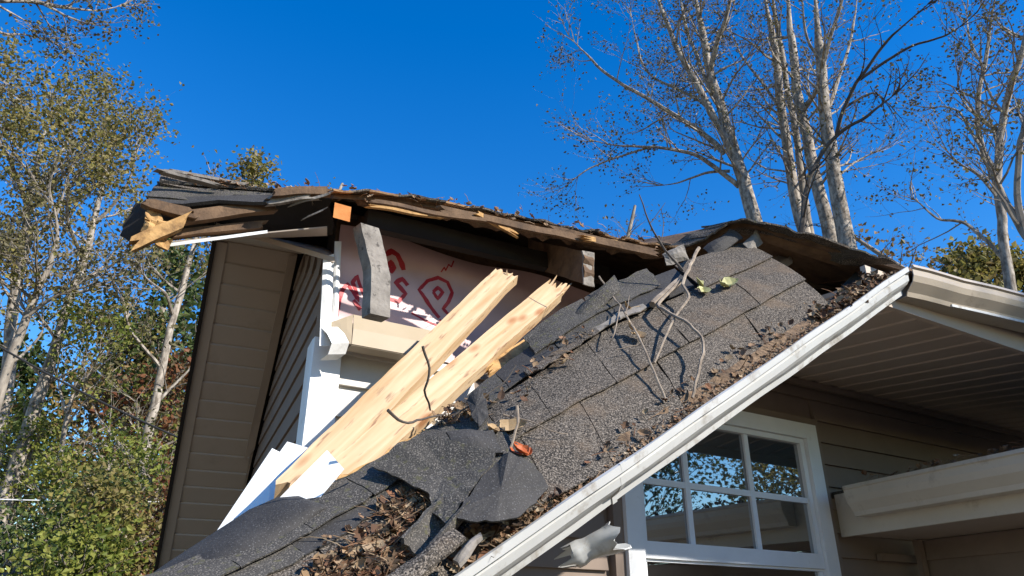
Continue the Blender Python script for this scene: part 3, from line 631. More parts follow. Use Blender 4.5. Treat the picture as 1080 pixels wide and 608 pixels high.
def rflap(nm, outline, mt, center, th=.006, dome=.01, rings=5):   # flap with a traced round outline, domed, thick
    pts = [P(*q) for q in outline]; c = P(*center); nrm = Vector()
    for i in range(len(pts)): nrm += (pts[i] - c).cross(pts[(i + 1) % len(pts)] - c)
    nrm.normalize(); nrm = nrm if nrm.dot(CAMV - c) > 0 else -nrm
    dense = []
    for i in range(len(pts)):
        for q in range(6):
            p = pts[i].lerp(pts[(i + 1) % len(pts)], q / 6); dense.append(p + nv(p, 30) * .004 + nv(p, 90) * .003)
    n = len(dense); mb = MB(); vs = []
    for side in (0, 1):
        for k in range(1, rings + 1):
            t = k / rings
            vs += [c.lerp(p, t) + nrm * (dome * (1 - t * t) - side * th + .004 * nz(c.lerp(p, t), 9)) for p in dense]
        vs.append(c + nrm * (dome - side * th))
    K = n * rings + 1; fs = []
    for k in range(rings - 1):
        for i in range(n):
            q = (k * n + i, k * n + (i + 1) % n, (k + 1) * n + (i + 1) % n, (k + 1) * n + i); fs += [q, tuple(x + K for x in q[::-1])]
    for i in range(n):
        fs += [(n * rings, (i + 1) % n, i), (K + n * rings, K + i, K + (i + 1) % n)]
        a, b = (rings - 1) * n + i, (rings - 1) * n + (i + 1) % n; fs.append((a, b, b + K, a + K))
    mb.add(vs, fs); return obj(nm, mb, mt, fallen, smooth=True)
rflap('torn_shingle', [(536, 478, 1.25), (556, 484, 1.24), (572, 500, 1.23), (578, 514, 1.22), (566, 528, 1.20), (545, 546, 1.18), (520, 551, 1.18), (492, 549, 1.2), (480, 545, 1.21), (492, 527, 1.23), (508, 505, 1.25), (522, 488, 1.26)], 'shingle_black', (528, 518, 1.21), .004, .001)
rflap('torn_shingle', [(394, 492, 1.43), (420, 468, 1.43), (448, 458, 1.41), (470, 462, 1.37), (505, 472, 1.31), (524, 478, 1.28), (512, 498, 1.26), (492, 525, 1.24), (472, 552, 1.22), (455, 540, 1.27), (452, 520, 1.31), (425, 505, 1.37)], 'shingle_dark', (470, 500, 1.33), .004, .002)
rflap('torn_shingle', [(497, 414, 1.48), (506, 408, 1.47), (512, 420, 1.45), (514, 440, 1.42), (505, 450, 1.42), (496, 436, 1.45), (492, 422, 1.48)], 'shingle_black', (503, 430, 1.45), .006, .004)
flap('torn_shingle', ((470, 455, 1.40), (520, 452, 1.37), (530, 478, 1.33), (488, 482, 1.35)), 'shingle_black', 6, 5, .006, .012, .008, .008)
# rolled-up shingle lip at the bottom (dark hollow under it) and curled strip
def roll(nm, a, b, mt, r=.03, th=.006, arc=4.0, start=0.0, jag=.01):
    mb = MB(); ax = (b - a).normalized(); vw = (CAMV - a).normalized(); e1 = (vw - ax * vw.dot(ax)).normalized(); e2 = ax.cross(e1); top, bot = [], []
    for i in range(11):
        r1, r2 = [], []
        for j in range(11):
            t = start + arc * j / 10; rr = r * (1 + .12 * nz(Vector((i * .4, j * .2, 5)))); p = a.lerp(b, i / 10) + ax * (jag * nz(Vector((j * .7, i, 2))) if i in (0, 10) else 0)
            d = e1 * math.cos(t) + e2 * math.sin(t); r1.append(p + d * rr); r2.append(p + d * (rr - th))
        top.append(r1); bot.append(r2)
    mb.slab(top, bot); return obj(nm, mb, mt, fallen)
roll('curled_shingle', P(440, 572, 1.22), P(480, 528, 1.25), 'shingle_dark', .035, .007, 3.4, .6)
flap('torn_shingle', ((402, 610, 1.16), (478, 556, 1.17), (490, 566, 1.15), (430, 620, 1.13)), 'shingle', 8, 4, .007, .01, .008, .008)
flap('torn_shingle', ((478, 590, 1.17), (505, 560, 1.19), (509, 566, 1.17), (484, 596, 1.15)), 'grey_wood', 5, 4, .008, .006, .006, .008)
# felt membrane folded over at the lower left
m = MB(); gr = []
et = [P(*q) for q in ((150, 612, 1.46), (180, 591, 1.48), (222, 564, 1.50), (262, 538, 1.52), (292, 525, 1.52), (312, 524, 1.50), (330, 532, 1.48))]
eb = [P(*q) for q in ((168, 660, 1.36), (200, 632, 1.36), (240, 604, 1.37), (280, 580, 1.38), (312, 560, 1.39), (328, 550, 1.40), (340, 542, 1.42))]
for i in range(19):
    a, b = poly_at(et, i / 18), poly_at(eb, i / 18); r = []
    for j in range(8):
        t = j / 7; p = a.lerp(b, t); r.append(p + N1 * (.045 * math.sin(math.pi * min(1, t * .9 + .08)) + .012 * nz(p, 7)))
    gr.append(r)
m.slab(gr, [[p - N1 * .004 for p in r] for r in gr]); obj('felt_underlay', m, 'shingle_black', fallen, smooth=True)
# gutter with the fallen eave
GA, GB = P(470, 617, 1.20), P(957, 281, 1.26)
tax = (GB - GA).normalized(); mid = GA.lerp(GB, .45); vw = (CAMV - mid).normalized(); vw = (vw - tax * vw.dot(tax)).normalized(); ww = tax.cross(vw)
if proj(mid + ww * .1)[1] < proj(mid)[1]: ww = -ww
gf = (vw * .80 + ww * .60).normalized(); go = (vw * .60 - ww * .80).normalized()
gprof = [(0, 0), (.003, -.017), (-.013, -.021), (-.013, -.027), (-.004, -.031), (-.004, -.050), (-.012, -.064), (-.034, -.088), (-.034, -.104), (-.078, -.104), (-.078, -.022), (-.075, -.022), (-.075, -.101), (-.037, -.101), (-.037, -.087), (-.015, -.063), (-.009, -.045), (-.009, -.003)]
m = MB(); rows = []; SEG = 30
def gpt(t, x, y):
    p = GA.lerp(GB, t); tw = .22 * (t - .45); f2 = gf * math.cos(tw) + go * math.sin(tw); o2 = go * math.cos(tw) - gf * math.sin(tw)
    return p + f2 * x + o2 * y
n = len(gprof)
for i in range(SEG + 1):
    t = i / SEG; rows.append([gpt(t, x, y) + nv(GA.lerp(GB, t) + Vector((0, 0, x * 8)), 4) * .003 for x, y in gprof])
m.add([p for r in rows for p in r], [(i * n + k, i * n + (k + 1) % n, (i + 1) * n + (k + 1) % n, (i + 1) * n + k) for i in range(SEG) for k in range(n)] + [tuple(range(n)), tuple(SEG * n + k for k in range(n - 1, -1, -1))])
gut = obj('gutter', m, 'gutter_white', fallen)
m = MB()
for x, y in ((.0025, -.01), (-.0045, -.03), (-.010, -.066), (-.0325, -.09)): pass
ring = [(.0015, .001), (.0045, -.017), (-.0115, -.021), (-.0115, -.027), (-.0025, -.031), (-.0025, -.050), (-.0105, -.065), (-.0325, -.089), (-.0325, -.1055)]
m.slab([[gpt(.225, x, y) for x, y in ring], [gpt(.232, x, y) for x, y in ring]], [[gpt(.225, x - .004, y) for x, y in ring], [gpt(.232, x - .004, y) for x, y in ring]]); obj('gutter_seam', m, 'gutter_white', gut)
# torn downspout outlet hanging below the gutter
m = MB(); a, b = P(600, 588, 1.40), P(650, 566, 1.33); ax = (b - a).normalized(); e1 = (UP - ax * UP.dot(ax)).normalized(); e2 = ax.cross(e1); rows = []; NS = 22
for side in (0, 1):
    for i in (range(9) if side == 0 else range(8, -1, -1)):
        fl = (.9, 1.0, .98, .86, .93, 1.0, 1.04, 1.12, 1.24)[i]; r1 = []
        for j in range(NS):
            t = 2 * math.pi * j / NS; rr = .033 * fl * (1 + .05 * math.cos(6 * t) + .16 * nz(Vector((i * .35, math.cos(t) * 1.3, math.sin(t) * 1.3)))) - side * .003
            r1.append(a.lerp(b, i / 8) + (e1 * math.sin(t) * .85 + e2 * math.cos(t)) * rr + ax * (.055 * nz(Vector((math.cos(t) * 2.4, math.sin(t) * 2.4, i + .5))) if i in (0, 8) else 0))
        rows.append(r1)
m.add([p for q in rows for p in q], [(i * NS + k, i * NS + (k + 1) % NS, (i + 1) * NS + (k + 1) % NS, (i + 1) * NS + k) for i in range(len(rows) - 1) for k in range(NS)])
obj('downspout_outlet', m, 'gutter_white', fallen, smooth=True)
# rotten fascia board behind the gutter
m = MB(); plank(m, GA.lerp(GB, .1) + gf * -.090 + go * -.06, GA.lerp(GB, .86) + gf * -.090 + go * -.06, go * .085, gf * .016, 3, 20, .02, .02, .004, 4); obj('fascia_board', m, 'old_wood', fallen)
m = MB(); gr = [[gpt(.03 + .93 * i / 60, lerp(-.081, -.012, j / 3), (-.003, -.016, -.022, -.024)[j] + .010 * nz(Vector((i * .9, j * 1.3, 4))) ) for j in range(4)] for i in range(61)]
m.slab(gr, [[p - go * .03 for p in q] for q in gr]); obj('gutter_silt', m, 'silt', gut)
# screen of debris plug at the gutter's upper end: dark panel scrap
m = MB(); patch(m, tuple(P(*q) for q in ((870, 322, 1.44), (905, 285, 1.5), (948, 290, 1.36), (900, 330, 1.34))), 6, 5, .008, .01, .012, 14, .01); obj('torn_underlay', m, 'shingle_black', fallen)

# ================================================================== LOOSE LUMBER AND SHEETS
def board_thing(name, a, b, wd, th, label, seed, mt='lumber', face=None, jag=(.03, .005), par=None):
    ax = (b - a).normalized(); vw = (face or (CAMV - a.lerp(b, .5))).normalized(); t = (vw - ax * vw.dot(ax)).normalized(); wv = ax.cross(t).normalized()
    m = MB(); plank(m, a, b, wv * wd, t * th, 11, 28, jag[0], jag[1], .0035, seed)
    def uvf(p, nn): return ((p - a).dot(ax) + seed * 3.1, (p - a).dot(wv) + (p - a).dot(t) * .7 + seed)
    o = obj(name, m, mt, uv=uvf, label=label, cat='lumber', group='broken framing lumber')
    rn = random.Random(seed + 70)
    for q in range(4 if mt == 'lumber' else 0):
        m = MB(); st = a + wv * wd * rn.uniform(-.48, .48) + t * th * rn.uniform(-.3, .5) + ax * .03; ln = rn.uniform(.03, .08) * (1.4 if seed == 2 else .7)
        plank(m, st, st - ax * ln + t * rn.uniform(-.01, .02) + wv * rn.uniform(-.015, .015), wv * rn.uniform(.006, .016), t * .007, 2, 4, 0, .006, .002, seed * 10 + q, .15); obj('splinter', m, mt, o, uv=uvf)
    return o
fv = Vector((.10, -.85, .45))
board_thing('broken_stud', P(533, 292, 2.02), P(308, 522, 1.60), .084, .038, 'longest pale sawn board, the upper left one leaning across the torn wall', 1, face=fv, jag=(.012, .01))
board_thing('broken_stud', P(586, 306, 1.98), P(345, 518, 1.53), .078, .038, 'pale splintered board lying just right of the longest sawn board', 2, face=fv, jag=(.05, .01))
board_thing('wood_splinter', P(604, 330, 1.90), P(520, 392, 1.74), .045, .02, 'short orange wood splinter between the pale boards and the dark shingles', 3, 'rot_wood', face=fv, jag=(.03, .04))
def sheet_thing(name, outline, label, mt='sheet_white', th=.006):
    pts = [P(*q) for q in outline]; m = MB(); m.prism(pts, -N1 * th - UP * .002)
    return obj(name, m, mt, label=label, cat='vinyl sheet', group='loose white sheets')
sheet_thing('vinyl_sheet', [(222, 570, 1.70), (287, 473, 1.80), (295, 477, 1.79), (303, 466, 1.80), (330, 474, 1.76), (352, 482, 1.72), (330, 540, 1.60), (280, 580, 1.60)], 'larger bright white sheet with a stepped top edge behind the pale boards')
sheet_thing('vinyl_sheet', [(280, 540, 1.50), (345, 475, 1.49), (363, 495, 1.46), (325, 540, 1.45)], 'smaller white folded sheet in front of the foot of the pale boards')

# ================================================================== BRANCHES AND LEAVES ON THE WRECK
CACHE = []
for S in (S1, S2):
    for i in range(61):
        for j in range(31):
            p, nr = S(i / 60, j / 30 * 1.06 - .03); CACHE.append((*proj(p), p, nr))
CXY = np.array([(c[0], c[1]) for c in CACHE])
def on(x, y, lift=.02):
    k = int(np.argmin((CXY[:, 0] - x) ** 2 + (CXY[:, 1] - y) ** 2)); q, nr = CACHE[k][2], CACHE[k][3]
    r = ray(x, y); t = (q + nr * lift - CAMV).dot(nr) / r.dot(nr); return CAMV + r * t, nr
def smooth_path(pts, sub=4):
    out = []
    for i in range(len(pts) - 1):
        p0, p1, p2, p3 = pts[max(i - 1, 0)], pts[i], pts[i + 1], pts[min(i + 2, len(pts) - 1)]
        for q in range(sub):
            f = q / sub; out.append((p1 * 2 + (p2 - p0) * f + (p0 * 2 - p1 * 5 + p2 * 4 - p3) * f * f + (p1 * 3 - p0 - p2 * 3 + p3) * f * f * f) * .5)
    out.append(pts[-1]); return out
def twig_mesh(mb, pts, r0, r1, wob=.004):
    sp = smooth_path(pts); n = len(sp); sp = [p + nv(p, 30) * wob for p in sp]; mb.tube(sp, [lerp(r0, r1, i / (n - 1)) for i in range(n)], 6)
branches = [
 ('pale forked branch curling over the shingles beside the gutter', 'twig', [
   ([(737, 262, .05), (728, 280, .06), (720, 300, .06), (727, 313, .05), (713, 333, .045), (690, 383, .02)], .0075, .003),
   ([(718, 296, .05), (695, 320, .04), (703, 328, .05), (727, 343, .055), (742, 362, .05), (738, 387, .04), (730, 420, .015)], .006, .004),
   ([(716, 297, .035), (688, 321, .025)], .015, .013)]),
 ('slender bare twig reaching up against the sky from the shingles', 'bark_dark', [
   ([(720, 286, .07), (697, 257, .14), (684, 232, .20), (674, 205, .26)], .005, .002), ([(697, 257, .14), (700, 236, .16), (698, 220, .2)], .002, .001), ([(686, 236, .19), (702, 214, .24)], .002, .001)]),
 ('thin brown twig with curled leaves lying across the shingle tabs', 'twig', [
   ([(632, 292, .07), (646, 312, .05), (660, 332, .04), (677, 363, .035), (693, 400, .02), (703, 424, .01)], .003, .0035), ([(654, 322, .05), (648, 352, .04), (643, 362, .02)], .002, .0015), ([(677, 363, .03), (650, 368, .03)], .002, .001), ([(660, 332, .05), (664, 312, .06)], .002, .001)]),
 ('dark wiry twig bent over the pale boards', 'bark_dark', [
   ([(446, 366, .34), (452, 388, .30), (449, 412, .26), (454, 432, .2)], .0032, .0022)]),
 ('short dark twig beside the pile of leaves on the broken strip', 'bark_dark', [
   ([(408, 432, .18), (424, 446, .14), (446, 442, .1), (470, 436, .08)], .004, .002), ([(478, 440, .05), (500, 425, .06), (530, 405, .07), (545, 385, .1)], .0025, .0015)]),
 ('curved stiff stalk standing on the shingles near the orange leaf', 'twig', [
   ([(545, 428, .06), (546, 446, .04), (540, 468, .02), (534, 478, .01)], .004, .003), ([(530, 437, .05), (560, 444, .03), (580, 454, .02), (600, 458, .01)], .0018, .001)])]
for lab, mt, segs in branches:
    m = MB()
    for pts, r0, r1 in segs: twig_mesh(m, [on(x, y, l)[0] for x, y, l in pts], r0 * .88, r1 * .88)
    obj('fallen_branch', m, mt, smooth=True, label=lab, cat='branch', group='branches lying on the wreck')
def leaf_mesh(mb, c, nr, ang, size, curl=.5, lobes=True, seed=0):
    rnd = random.Random(seed); e1 = nr.orthogonal().normalized(); e2 = nr.cross(e1); d = e1 * math.cos(ang) + e2 * math.sin(ang); s = nr.cross(d)
    prof = [(0, .05), (.15, .30), (.25, .22), (.42, .5), (.55, .25), (.72, .38), (.85, .15), (1, .02)] if lobes else [(0, .05), (.2, .25), (.45, .38), (.7, .28), (.9, .12), (1, .02)]
    top = []
    for t, wd in prof:
        wd *= rnd.uniform(.8, 1.2); z0 = curl * (t - .4) ** 2
        top.append([c + d * size * t + s * size * wd + nr * size * (z0 + curl * wd * .8), c + d * size * t + nr * size * z0, c + d * size * t - s * size * wd + nr * size * (z0 + curl * wd * rnd.uniform(.3, 1.1))])
    mb.slab(top, [[p - nr * .0008 for p in r] for r in top])
for x, y, ang, sz, mt, lab, cu in [(556, 483, 1.2, .055, 'leaf_orange', 'bright orange curled leaf on the shingles above the torn flap', .7), (522, 455, 2.3, .070, 'leaf_tan', 'large tan shrivelled leaf hanging at the break in the strip', .9),
    (741, 305, .6, .055, 'leaf_pale', 'left one of two pale yellow leaves on the upper shingles', .8), (760, 302, 2.6, .065, 'leaf_pale', 'right one of two pale yellow leaves on the upper shingles', .8),
    (664, 328, 1.8, .05, 'leaf_tan', 'tan curled leaf caught high on the thin brown twig', .9), (670, 352, 1.0, .05, 'leaf_tan', 'tan curled leaf caught low on the thin brown twig', .9), (566, 372, .4, .022, 'leaf_orange', 'tiny orange leaf on the dark upper shingle strip', .6)]:
    p, nr = on(x, y, .012); m = MB(); leaf_mesh(m, p, nr, ang, sz, cu, False, int(x)); leaf_mesh(m, p + nr * .004, (nr + Vector((.5, .2, 0))).normalized(), ang + 1.3, sz * .7, cu * 1.3, False, int(x) + 1); leaf_mesh(m, p + nr * .002, nr, ang - .9, sz * .5, cu, False, int(x) + 2)
    obj('fallen_leaf', m, mt, label=lab, cat='leaf', group='single leaves on the shingles')
# leaf litter: too many to count
def litter(name, mat, spots, label, seed, size=(.012, .034), kind='stuff', sticks=.34):
    rnd = random.Random(seed); m = MB()
    for fn, cnt in spots:
        for _ in range(cnt):
            p, nr = fn(rnd); q = (nr + Vector((rnd.uniform(-1, 1), rnd.uniform(-1, 1), rnd.uniform(-1, 1))) * .7).normalized()
            if rnd.random() < sticks:
                d = Vector((rnd.uniform(-1, 1), rnd.uniform(-1, 1), rnd.uniform(-.4, .4))).normalized(); l = rnd.uniform(.02, .06); m.tube([p, p + d * l * .5 + nr * .004, p + d * l], [.0012, .001, .0006], 4)
            else: leaf_mesh(m, p, q, rnd.uniform(0, 6.3), rnd.uniform(*size), rnd.uniform(.3, 1.0), rnd.random() < .6, rnd.randrange(9999))
    return obj(name, m, mat, label=label, cat='leaf litter', kind=kind)
def region(poly, lift=(.006, .03)):
    xs = [p[0] for p in poly]; ys = [p[1] for p in poly]
    def ins(x, y):
        c = False; n = len(poly)
        for i in range(n):
            (x1, y1), (x2, y2) = poly[i], poly[(i + 1) % n]
            if (y1 > y) != (y2 > y) and x < (x2 - x1) * (y - y1) / (y2 - y1) + x1: c = not c
        return c
    def f(r):
        while True:
            x, y = r.uniform(min(xs), max(xs)), r.uniform(min(ys), max(ys))
            if ins(x, y): return on(x, y, r.uniform(*lift))
    return f
def trough(t0, t1, x0=-.074, x1=-.012, y0=-.09, y1=-.02):
    def f(r):
        t = r.uniform(t0, t1); return gpt(t, r.uniform(x0, x1), r.uniform(y0, y1)), go
    return f
litter('leaf_litter', 'litter', [(region([(330, 600), (390, 560), (430, 530), (470, 520), (475, 535), (440, 575), (400, 620), (340, 640)], (.002, .022)), 600), (region([(300, 620), (360, 585), (420, 560), (430, 600), (380, 640)], (.002, .016)), 300), (region([(455, 440), (480, 425), (505, 425), (505, 445), (465, 450)], (.004, .03)), 120), (region([(400, 540), (440, 515), (460, 520), (420, 560)], (.002, .010)), 160), (region([(300, 640), (345, 560), (420, 520), (520, 470), (470, 560), (380, 640)], (.012, .02)), 140), (region([(600, 500), (720, 400), (880, 300), (790, 395), (690, 452)], (.008, .014)), 90), (region([(470, 450), (600, 350), (640, 340), (560, 420)], (.02, .03)), 60)], 'brown leaf litter heaped on the lower end of the fallen strip', 5, (.006, .028))
litter('leaf_litter', 'litter_pale', [(trough(.06, .80, -.074, -.020, -.026, -.012), 1300)], 'pale brown leaf crumbs filling the fallen white gutter', 6, (.005, .014), sticks=.03)
litter('leaf_litter', 'litter', [(trough(.82, .96, -.10, -.014, -.03, .010), 330), (trough(.72, .84, -.08, -.012, -.02, .008), 160)], 'clump of dark dead leaves at the upper end of the gutter', 7, (.012, .03), sticks=.06)
litter('leaf_litter', 'litter', [(trough(.02, .16, -.09, -.024, -.03, .004), 160)], 'dead leaves spilling at the open lower gutter end', 8, (.012, .028), sticks=.04)
def edgepts(pl, back=.12):
    pp = [P(*q) for q in pl]
    def f(r):
        t = r.random(); return poly_at(pp, t) - N1 * r.uniform(-.01, back) + UP * r.uniform(.0, .035), (UP + N1 * .4).normalized()
    return f
litter('leaf_litter', 'litter_pale', [(edgepts([(196, 194, 2.42), (240, 198, 2.36), (300, 203, 2.28), (345, 203, 2.16)]), 300), (edgepts([(352, 203, 2.12), (440, 210, 2.08), (520, 224, 2.04), (600, 241, 1.96), (700, 261, 1.8)], .05), 120)], 'dry leaves lying along the broken roof edge', 9, (.010, .028), sticks=.2)
def porchpts(r):
    t = r.uniform(.1, 3.0); return pa + PD * t - PO * r.uniform(.0, .1) + UP * (r.uniform(-.004, .028) + .012 * max(0, nz(Vector((t * 4, 0, 0))) * 2)), UP
litter('leaf_litter', 'litter', [(porchpts, 260)], 'dead leaves lining the low gutter beside the window', 10, (.014, .04))

# ================================================================== TREES
def grow(mb, start, d, length, r, depth, rnd, anchors, up=.15, sides=4, bend=.35, kids=(3, 5), fine=True):
    seg = 5 if depth > 0 else 3; p = start; path = [p]; dd = d.normalized()
    for i in range(seg):
        dd = (dd + Vector((rnd.uniform(-1, 1), rnd.uniform(-1, 1), rnd.uniform(-.7, 1))) * bend * .5 + UP * up * .3).normalized(); p = p + dd * length / seg; path.append(p)
    rad = [lerp(r, r * .25, i / seg) for i in range(seg + 1)]; mb.tube(path, rad, max(3, sides), cap=False)
    if depth == 0:
        anchors += path[1:]; return
    for _ in range(rnd.randint(*kids)):
        t = rnd.uniform(.25, 1.0); s = poly_at(path, t); k = min(int(t * seg), seg - 1); tg = (path[k + 1] - path[k]).normalized()
        side = Vector((rnd.uniform(-1, 1), rnd.uniform(-1, 1), rnd.uniform(-.6, .8))); side = (side - tg * side.dot(tg)).normalized()
        grow(mb, s, tg * .75 + side * rnd.uniform(.5, 1.0), length * rnd.uniform(.42, .7), r * (1 - .7 * t) * .62, depth - 1, rnd, anchors, up, 3 if depth <= 2 else 4, bend, kids)
def leaves(mb, anchors, per, sz, spread, rnd, up=.3):
    vs, fs = [], []; k = len(mb.v)
    for a in anchors:
        m_ = per if isinstance(per, int) else (int(per) + (rnd.random() < per - int(per)))
        for _ in range(m_):
            c = a + Vector((rnd.gauss(0, spread), rnd.gauss(0, spread), rnd.gauss(0, spread))); s = sz * rnd.uniform(.6, 1.4)
            d = Vector((rnd.uniform(-1, 1), rnd.uniform(-1, 1), rnd.uniform(-1, .6))).normalized(); e = d.orthogonal().normalized(); e = (e * math.cos(rnd.uniform(0, 6.3)) + d.cross(e) * math.sin(rnd.uniform(0, 6.3))).normalized()
            n0 = d.cross(e) * s * .16
            vs += [c, c + d * s * .5 + e * s * .36 + n0, c + d * s, c + d * s * .5 - e * s * .36 + n0]; fs.append((k, k + 1, k + 2, k + 3)); k += 4
    mb.v += [tuple(v) for v in vs]; mb.f += fs
def tree(label, R, limbs, bark, leaf, seed, per=.5, sz=.09, spread=.12, depth=2, dens=1.0, blen=(1.2, 2.4), group='trees round the house', dz=1.5, bare_bottom=.25, kids=(3, 5), name='tree', pxr=1.0, up=.15):
    rnd = random.Random(seed); wood = MB(); tw = MB(); anchors = []; base = None
    for li, (pts, w0, w1) in enumerate(limbs):
        dr = 0 if li == 0 else rnd.uniform(-dz, dz); n = len(pts)
        path = smooth_path([PR(x, y, R + dr * (i / max(1, n - 1))) for i, (x, y) in enumerate(pts)], 4)
        path = [p + nv(p, .8) * .05 + nv(p, 3) * .02 for p in path]
        r0, r1 = [q * .5 * R * 1.12 / FPX * pxr for q in (w0, w1)]
        rad = [lerp(r0, r1, (i / (len(path) - 1)) ** .8) * min(1, .18 + 3.5 * (1 - i / (len(path) - 1))) for i in range(len(path))]
        if li == 0:
            t = (path[0] - path[4]).normalized(); d = path[0].z / max(.6, -t.z) if t.z < -.3 else path[0].z; bp = path[0] + Vector((t.x, t.y, 0)) * min(d, 3); bp.z = -.15
            base = Vector((bp.x, bp.y, 0)); path = [bp, bp.lerp(path[0], .12), bp.lerp(path[0], .5)] + path; rad = [r0 * 1.9, r0 * 1.35, r0 * 1.12] + rad
        wood.tube(path, rad, 8 if w0 > 7 else 6)
        for _ in range(5):
            tg = (path[-1] - path[-3]).normalized(); grow(tw, path[-1] - tg * rnd.uniform(0, .4), tg + Vector((rnd.uniform(-1, 1), rnd.uniform(-1, 1), rnd.uniform(-.5, .8))) * .6, rnd.uniform(*blen) * .6, r1 * .5 + .004, depth - 1, rnd, anchors, up, 4, .4, kids)
        ln = sum((path[i + 1] - path[i]).length for i in range(len(path) - 1)); cnt = int(ln * 1.5 * dens) + 1
        for _ in range(cnt):
            t = rnd.uniform(bare_bottom if w0 > 7 else .12, 1); k = min(int(t * (len(path) - 1)), len(path) - 2); tg = (path[k + 1] - path[k]).normalized()
            side = Vector((rnd.uniform(-1, 1), rnd.uniform(-1, 1), rnd.uniform(-.4, .6))); side = (side - tg * side.dot(tg)).normalized()
            grow(tw, poly_at(path, t), tg * .55 + side, rnd.uniform(*blen) * (1.15 - .5 * t), min(rad[k] * .45, .03 * R / 14), depth, rnd, anchors, up, 4, .4, kids)
    root = thing(name, base, label, 'tree', group)
    obj('trunk', wood, bark, root, smooth=True)
    cr = obj('crown', tw, bark, root)
    if leaf:
        lm = MB(); leaves(lm, anchors, per, sz, spread, rnd); obj('foliage', lm, leaf, cr)
    return root
# right-hand group
tree('bare forked tree whose limbs sweep left over the broken roof', 14, [
  ([(800, 250), (788, 200), (774, 162), (762, 120), (752, 85), (742, 40), (735, 5), (726, -50)], 17, 6),
  ([(776, 170), (755, 130), (731, 81), (712, 45), (697, 10), (684, -30)], 10, 4), ([(763, 162), (735, 138), (707, 120), (672, 98), (645, 81), (618, 58), (598, 36)], 7, 2),
  ([(780, 196), (752, 175), (727, 162), (700, 156), (680, 154), (650, 152), (624, 149)], 6, 1.6), ([(690, 155), (655, 164), (628, 175), (612, 186), (603, 193)], 3, 1), ([(770, 180), (748, 182), (730, 188), (714, 194), (688, 197)], 4, 1.2),
  ([(755, 128), (739, 107), (710, 92), (684, 77), (671, 43), (664, 10)], 5, 1.6), ([(750, 80), (757, 45), (768, 10), (775, -30)], 7, 3), ([(752, 100), (735, 60), (722, 20), (716, -20)], 6, 2.5)],
  'bark_pale', 'leaf_sparse', 11, 1.1, .06, .03, 2, 1.15, (1.0, 2.0), kids=(4, 6))
def stem(label, pts, w0, w1, seed, R, extra=(), bark='bark_pale', dens=.5, **kw): return tree(label, R, [(pts, w0, w1)] + list(extra), bark, 'leaf_sparse', seed, kw.pop('per', .9), .06, .03, 2, dens, kw.pop('blen', (1.0, 2.0)), **kw)
stem('leftmost straight pale trunk of the cluster above the roof', [(848, 252), (838, 205), (830, 158), (824, 110), (820, 64), (812, 25), (806, -15)], 13, 7, 21, 14.5, [([(826, 120), (800, 80), (780, 55), (765, 20)], 4, 1.5), ([(829, 150), (806, 128), (790, 112)], 3, 1)])
stem('slim second trunk of the cluster, dark on its left side', [(856, 252), (848, 205), (842, 163), (832, 99), (824, 55), (818, 15), (812, -30)], 9, 5, 22, 15.3, bark='bark_grey')
stem('third trunk of the cluster above the roof, mottled pale bark', [(877, 257), (866, 210), (857, 173), (847, 128), (840, 90), (837, 64), (832, 20), (828, -30)], 14, 8, 23, 14.0, [([(845, 120), (862, 95), (874, 49), (886, 10), (896, -30)], 6, 3)])
stem('rightmost thick pale trunk of the cluster above the roof', [(895, 266), (884, 210), (876, 163), (871, 125), (869, 99), (865, 60), (862, 30), (857, -20)], 17, 9, 24, 13.6,
     [([(872, 120), (886, 80), (898, 40), (905, -10)], 5, 2), ([(882, 190), (900, 172), (930, 160)], 3, 1), ([(866, 70), (850, 40), (846, 5)], 4, 2)])
tree('dark leaning tree with crooked branches in front of the pale trunks', 12, [
  ([(846, 250), (848, 225), (849, 205), (858, 180), (872, 155), (889, 138), (912, 125), (933, 109), (946, 99)], 6, 2.5), ([(882, 143), (886, 123), (900, 95), (914, 74), (930, 50), (948, 30), (988, -4)], 4.5, 2.2), ([(907, 84), (935, 64), (963, 49), (985, 42), (1002, 35), (1030, 14)], 3.5, 1.5), ([(890, 115), (918, 100), (933, 109)], 3, 1.5)],
  'bark_dark', 'leaf_sparse', 31, .5, .06, .05, 2, .5, (.8, 1.6), bare_bottom=.4)
tree('branching pale tree at the right edge of the picture', 13, [
  ([(1066, 305), (1062, 265), (1057, 222), (1052, 195), (1056, 150), (1062, 110), (1072, 70), (1083, 25), (1090, -20)], 9, 5), ([(1055, 205), (1047, 183), (1036, 155), (1032, 128), (1034, 95), (1038, 70), (1046, 20), (1050, -20)], 6.5, 3),
  ([(1036, 158), (1022, 135), (1012, 118), (996, 112), (978, 114)], 3.5, 1.2), ([(1063, 275), (1045, 256), (1022, 237), (1005, 233), (988, 230), (970, 215), (953, 202)], 4.5, 1.3), ([(1055, 210), (1030, 185), (1008, 172), (995, 155)], 3, 1), ([(1038, 75), (1022, 45), (1018, 10)], 3, 1.3), ([(1032, 125), (1012, 95), (1012, 70)], 2.6, 1), ([(1060, 120), (1042, 95), (1030, 60)], 3, 1.2)],
  'bark_pale', 'leaf_sparse', 41, 1.2, .058, .03, 2, 1.0, (.8, 1.7))
tree('curving dark limbed tree leaning in from the right edge', 10, [([(1125, 330), (1105, 275), (1084, 248), (1068, 222), (1054, 200), (1046, 180)], 9, 5), ([(1085, 250), (1074, 205), (1076, 150), (1090, 120)], 7, 4)], 'bark_grey', 'leaf_sparse', 43, .6, .055, .05, 2, .5, (.7, 1.4))
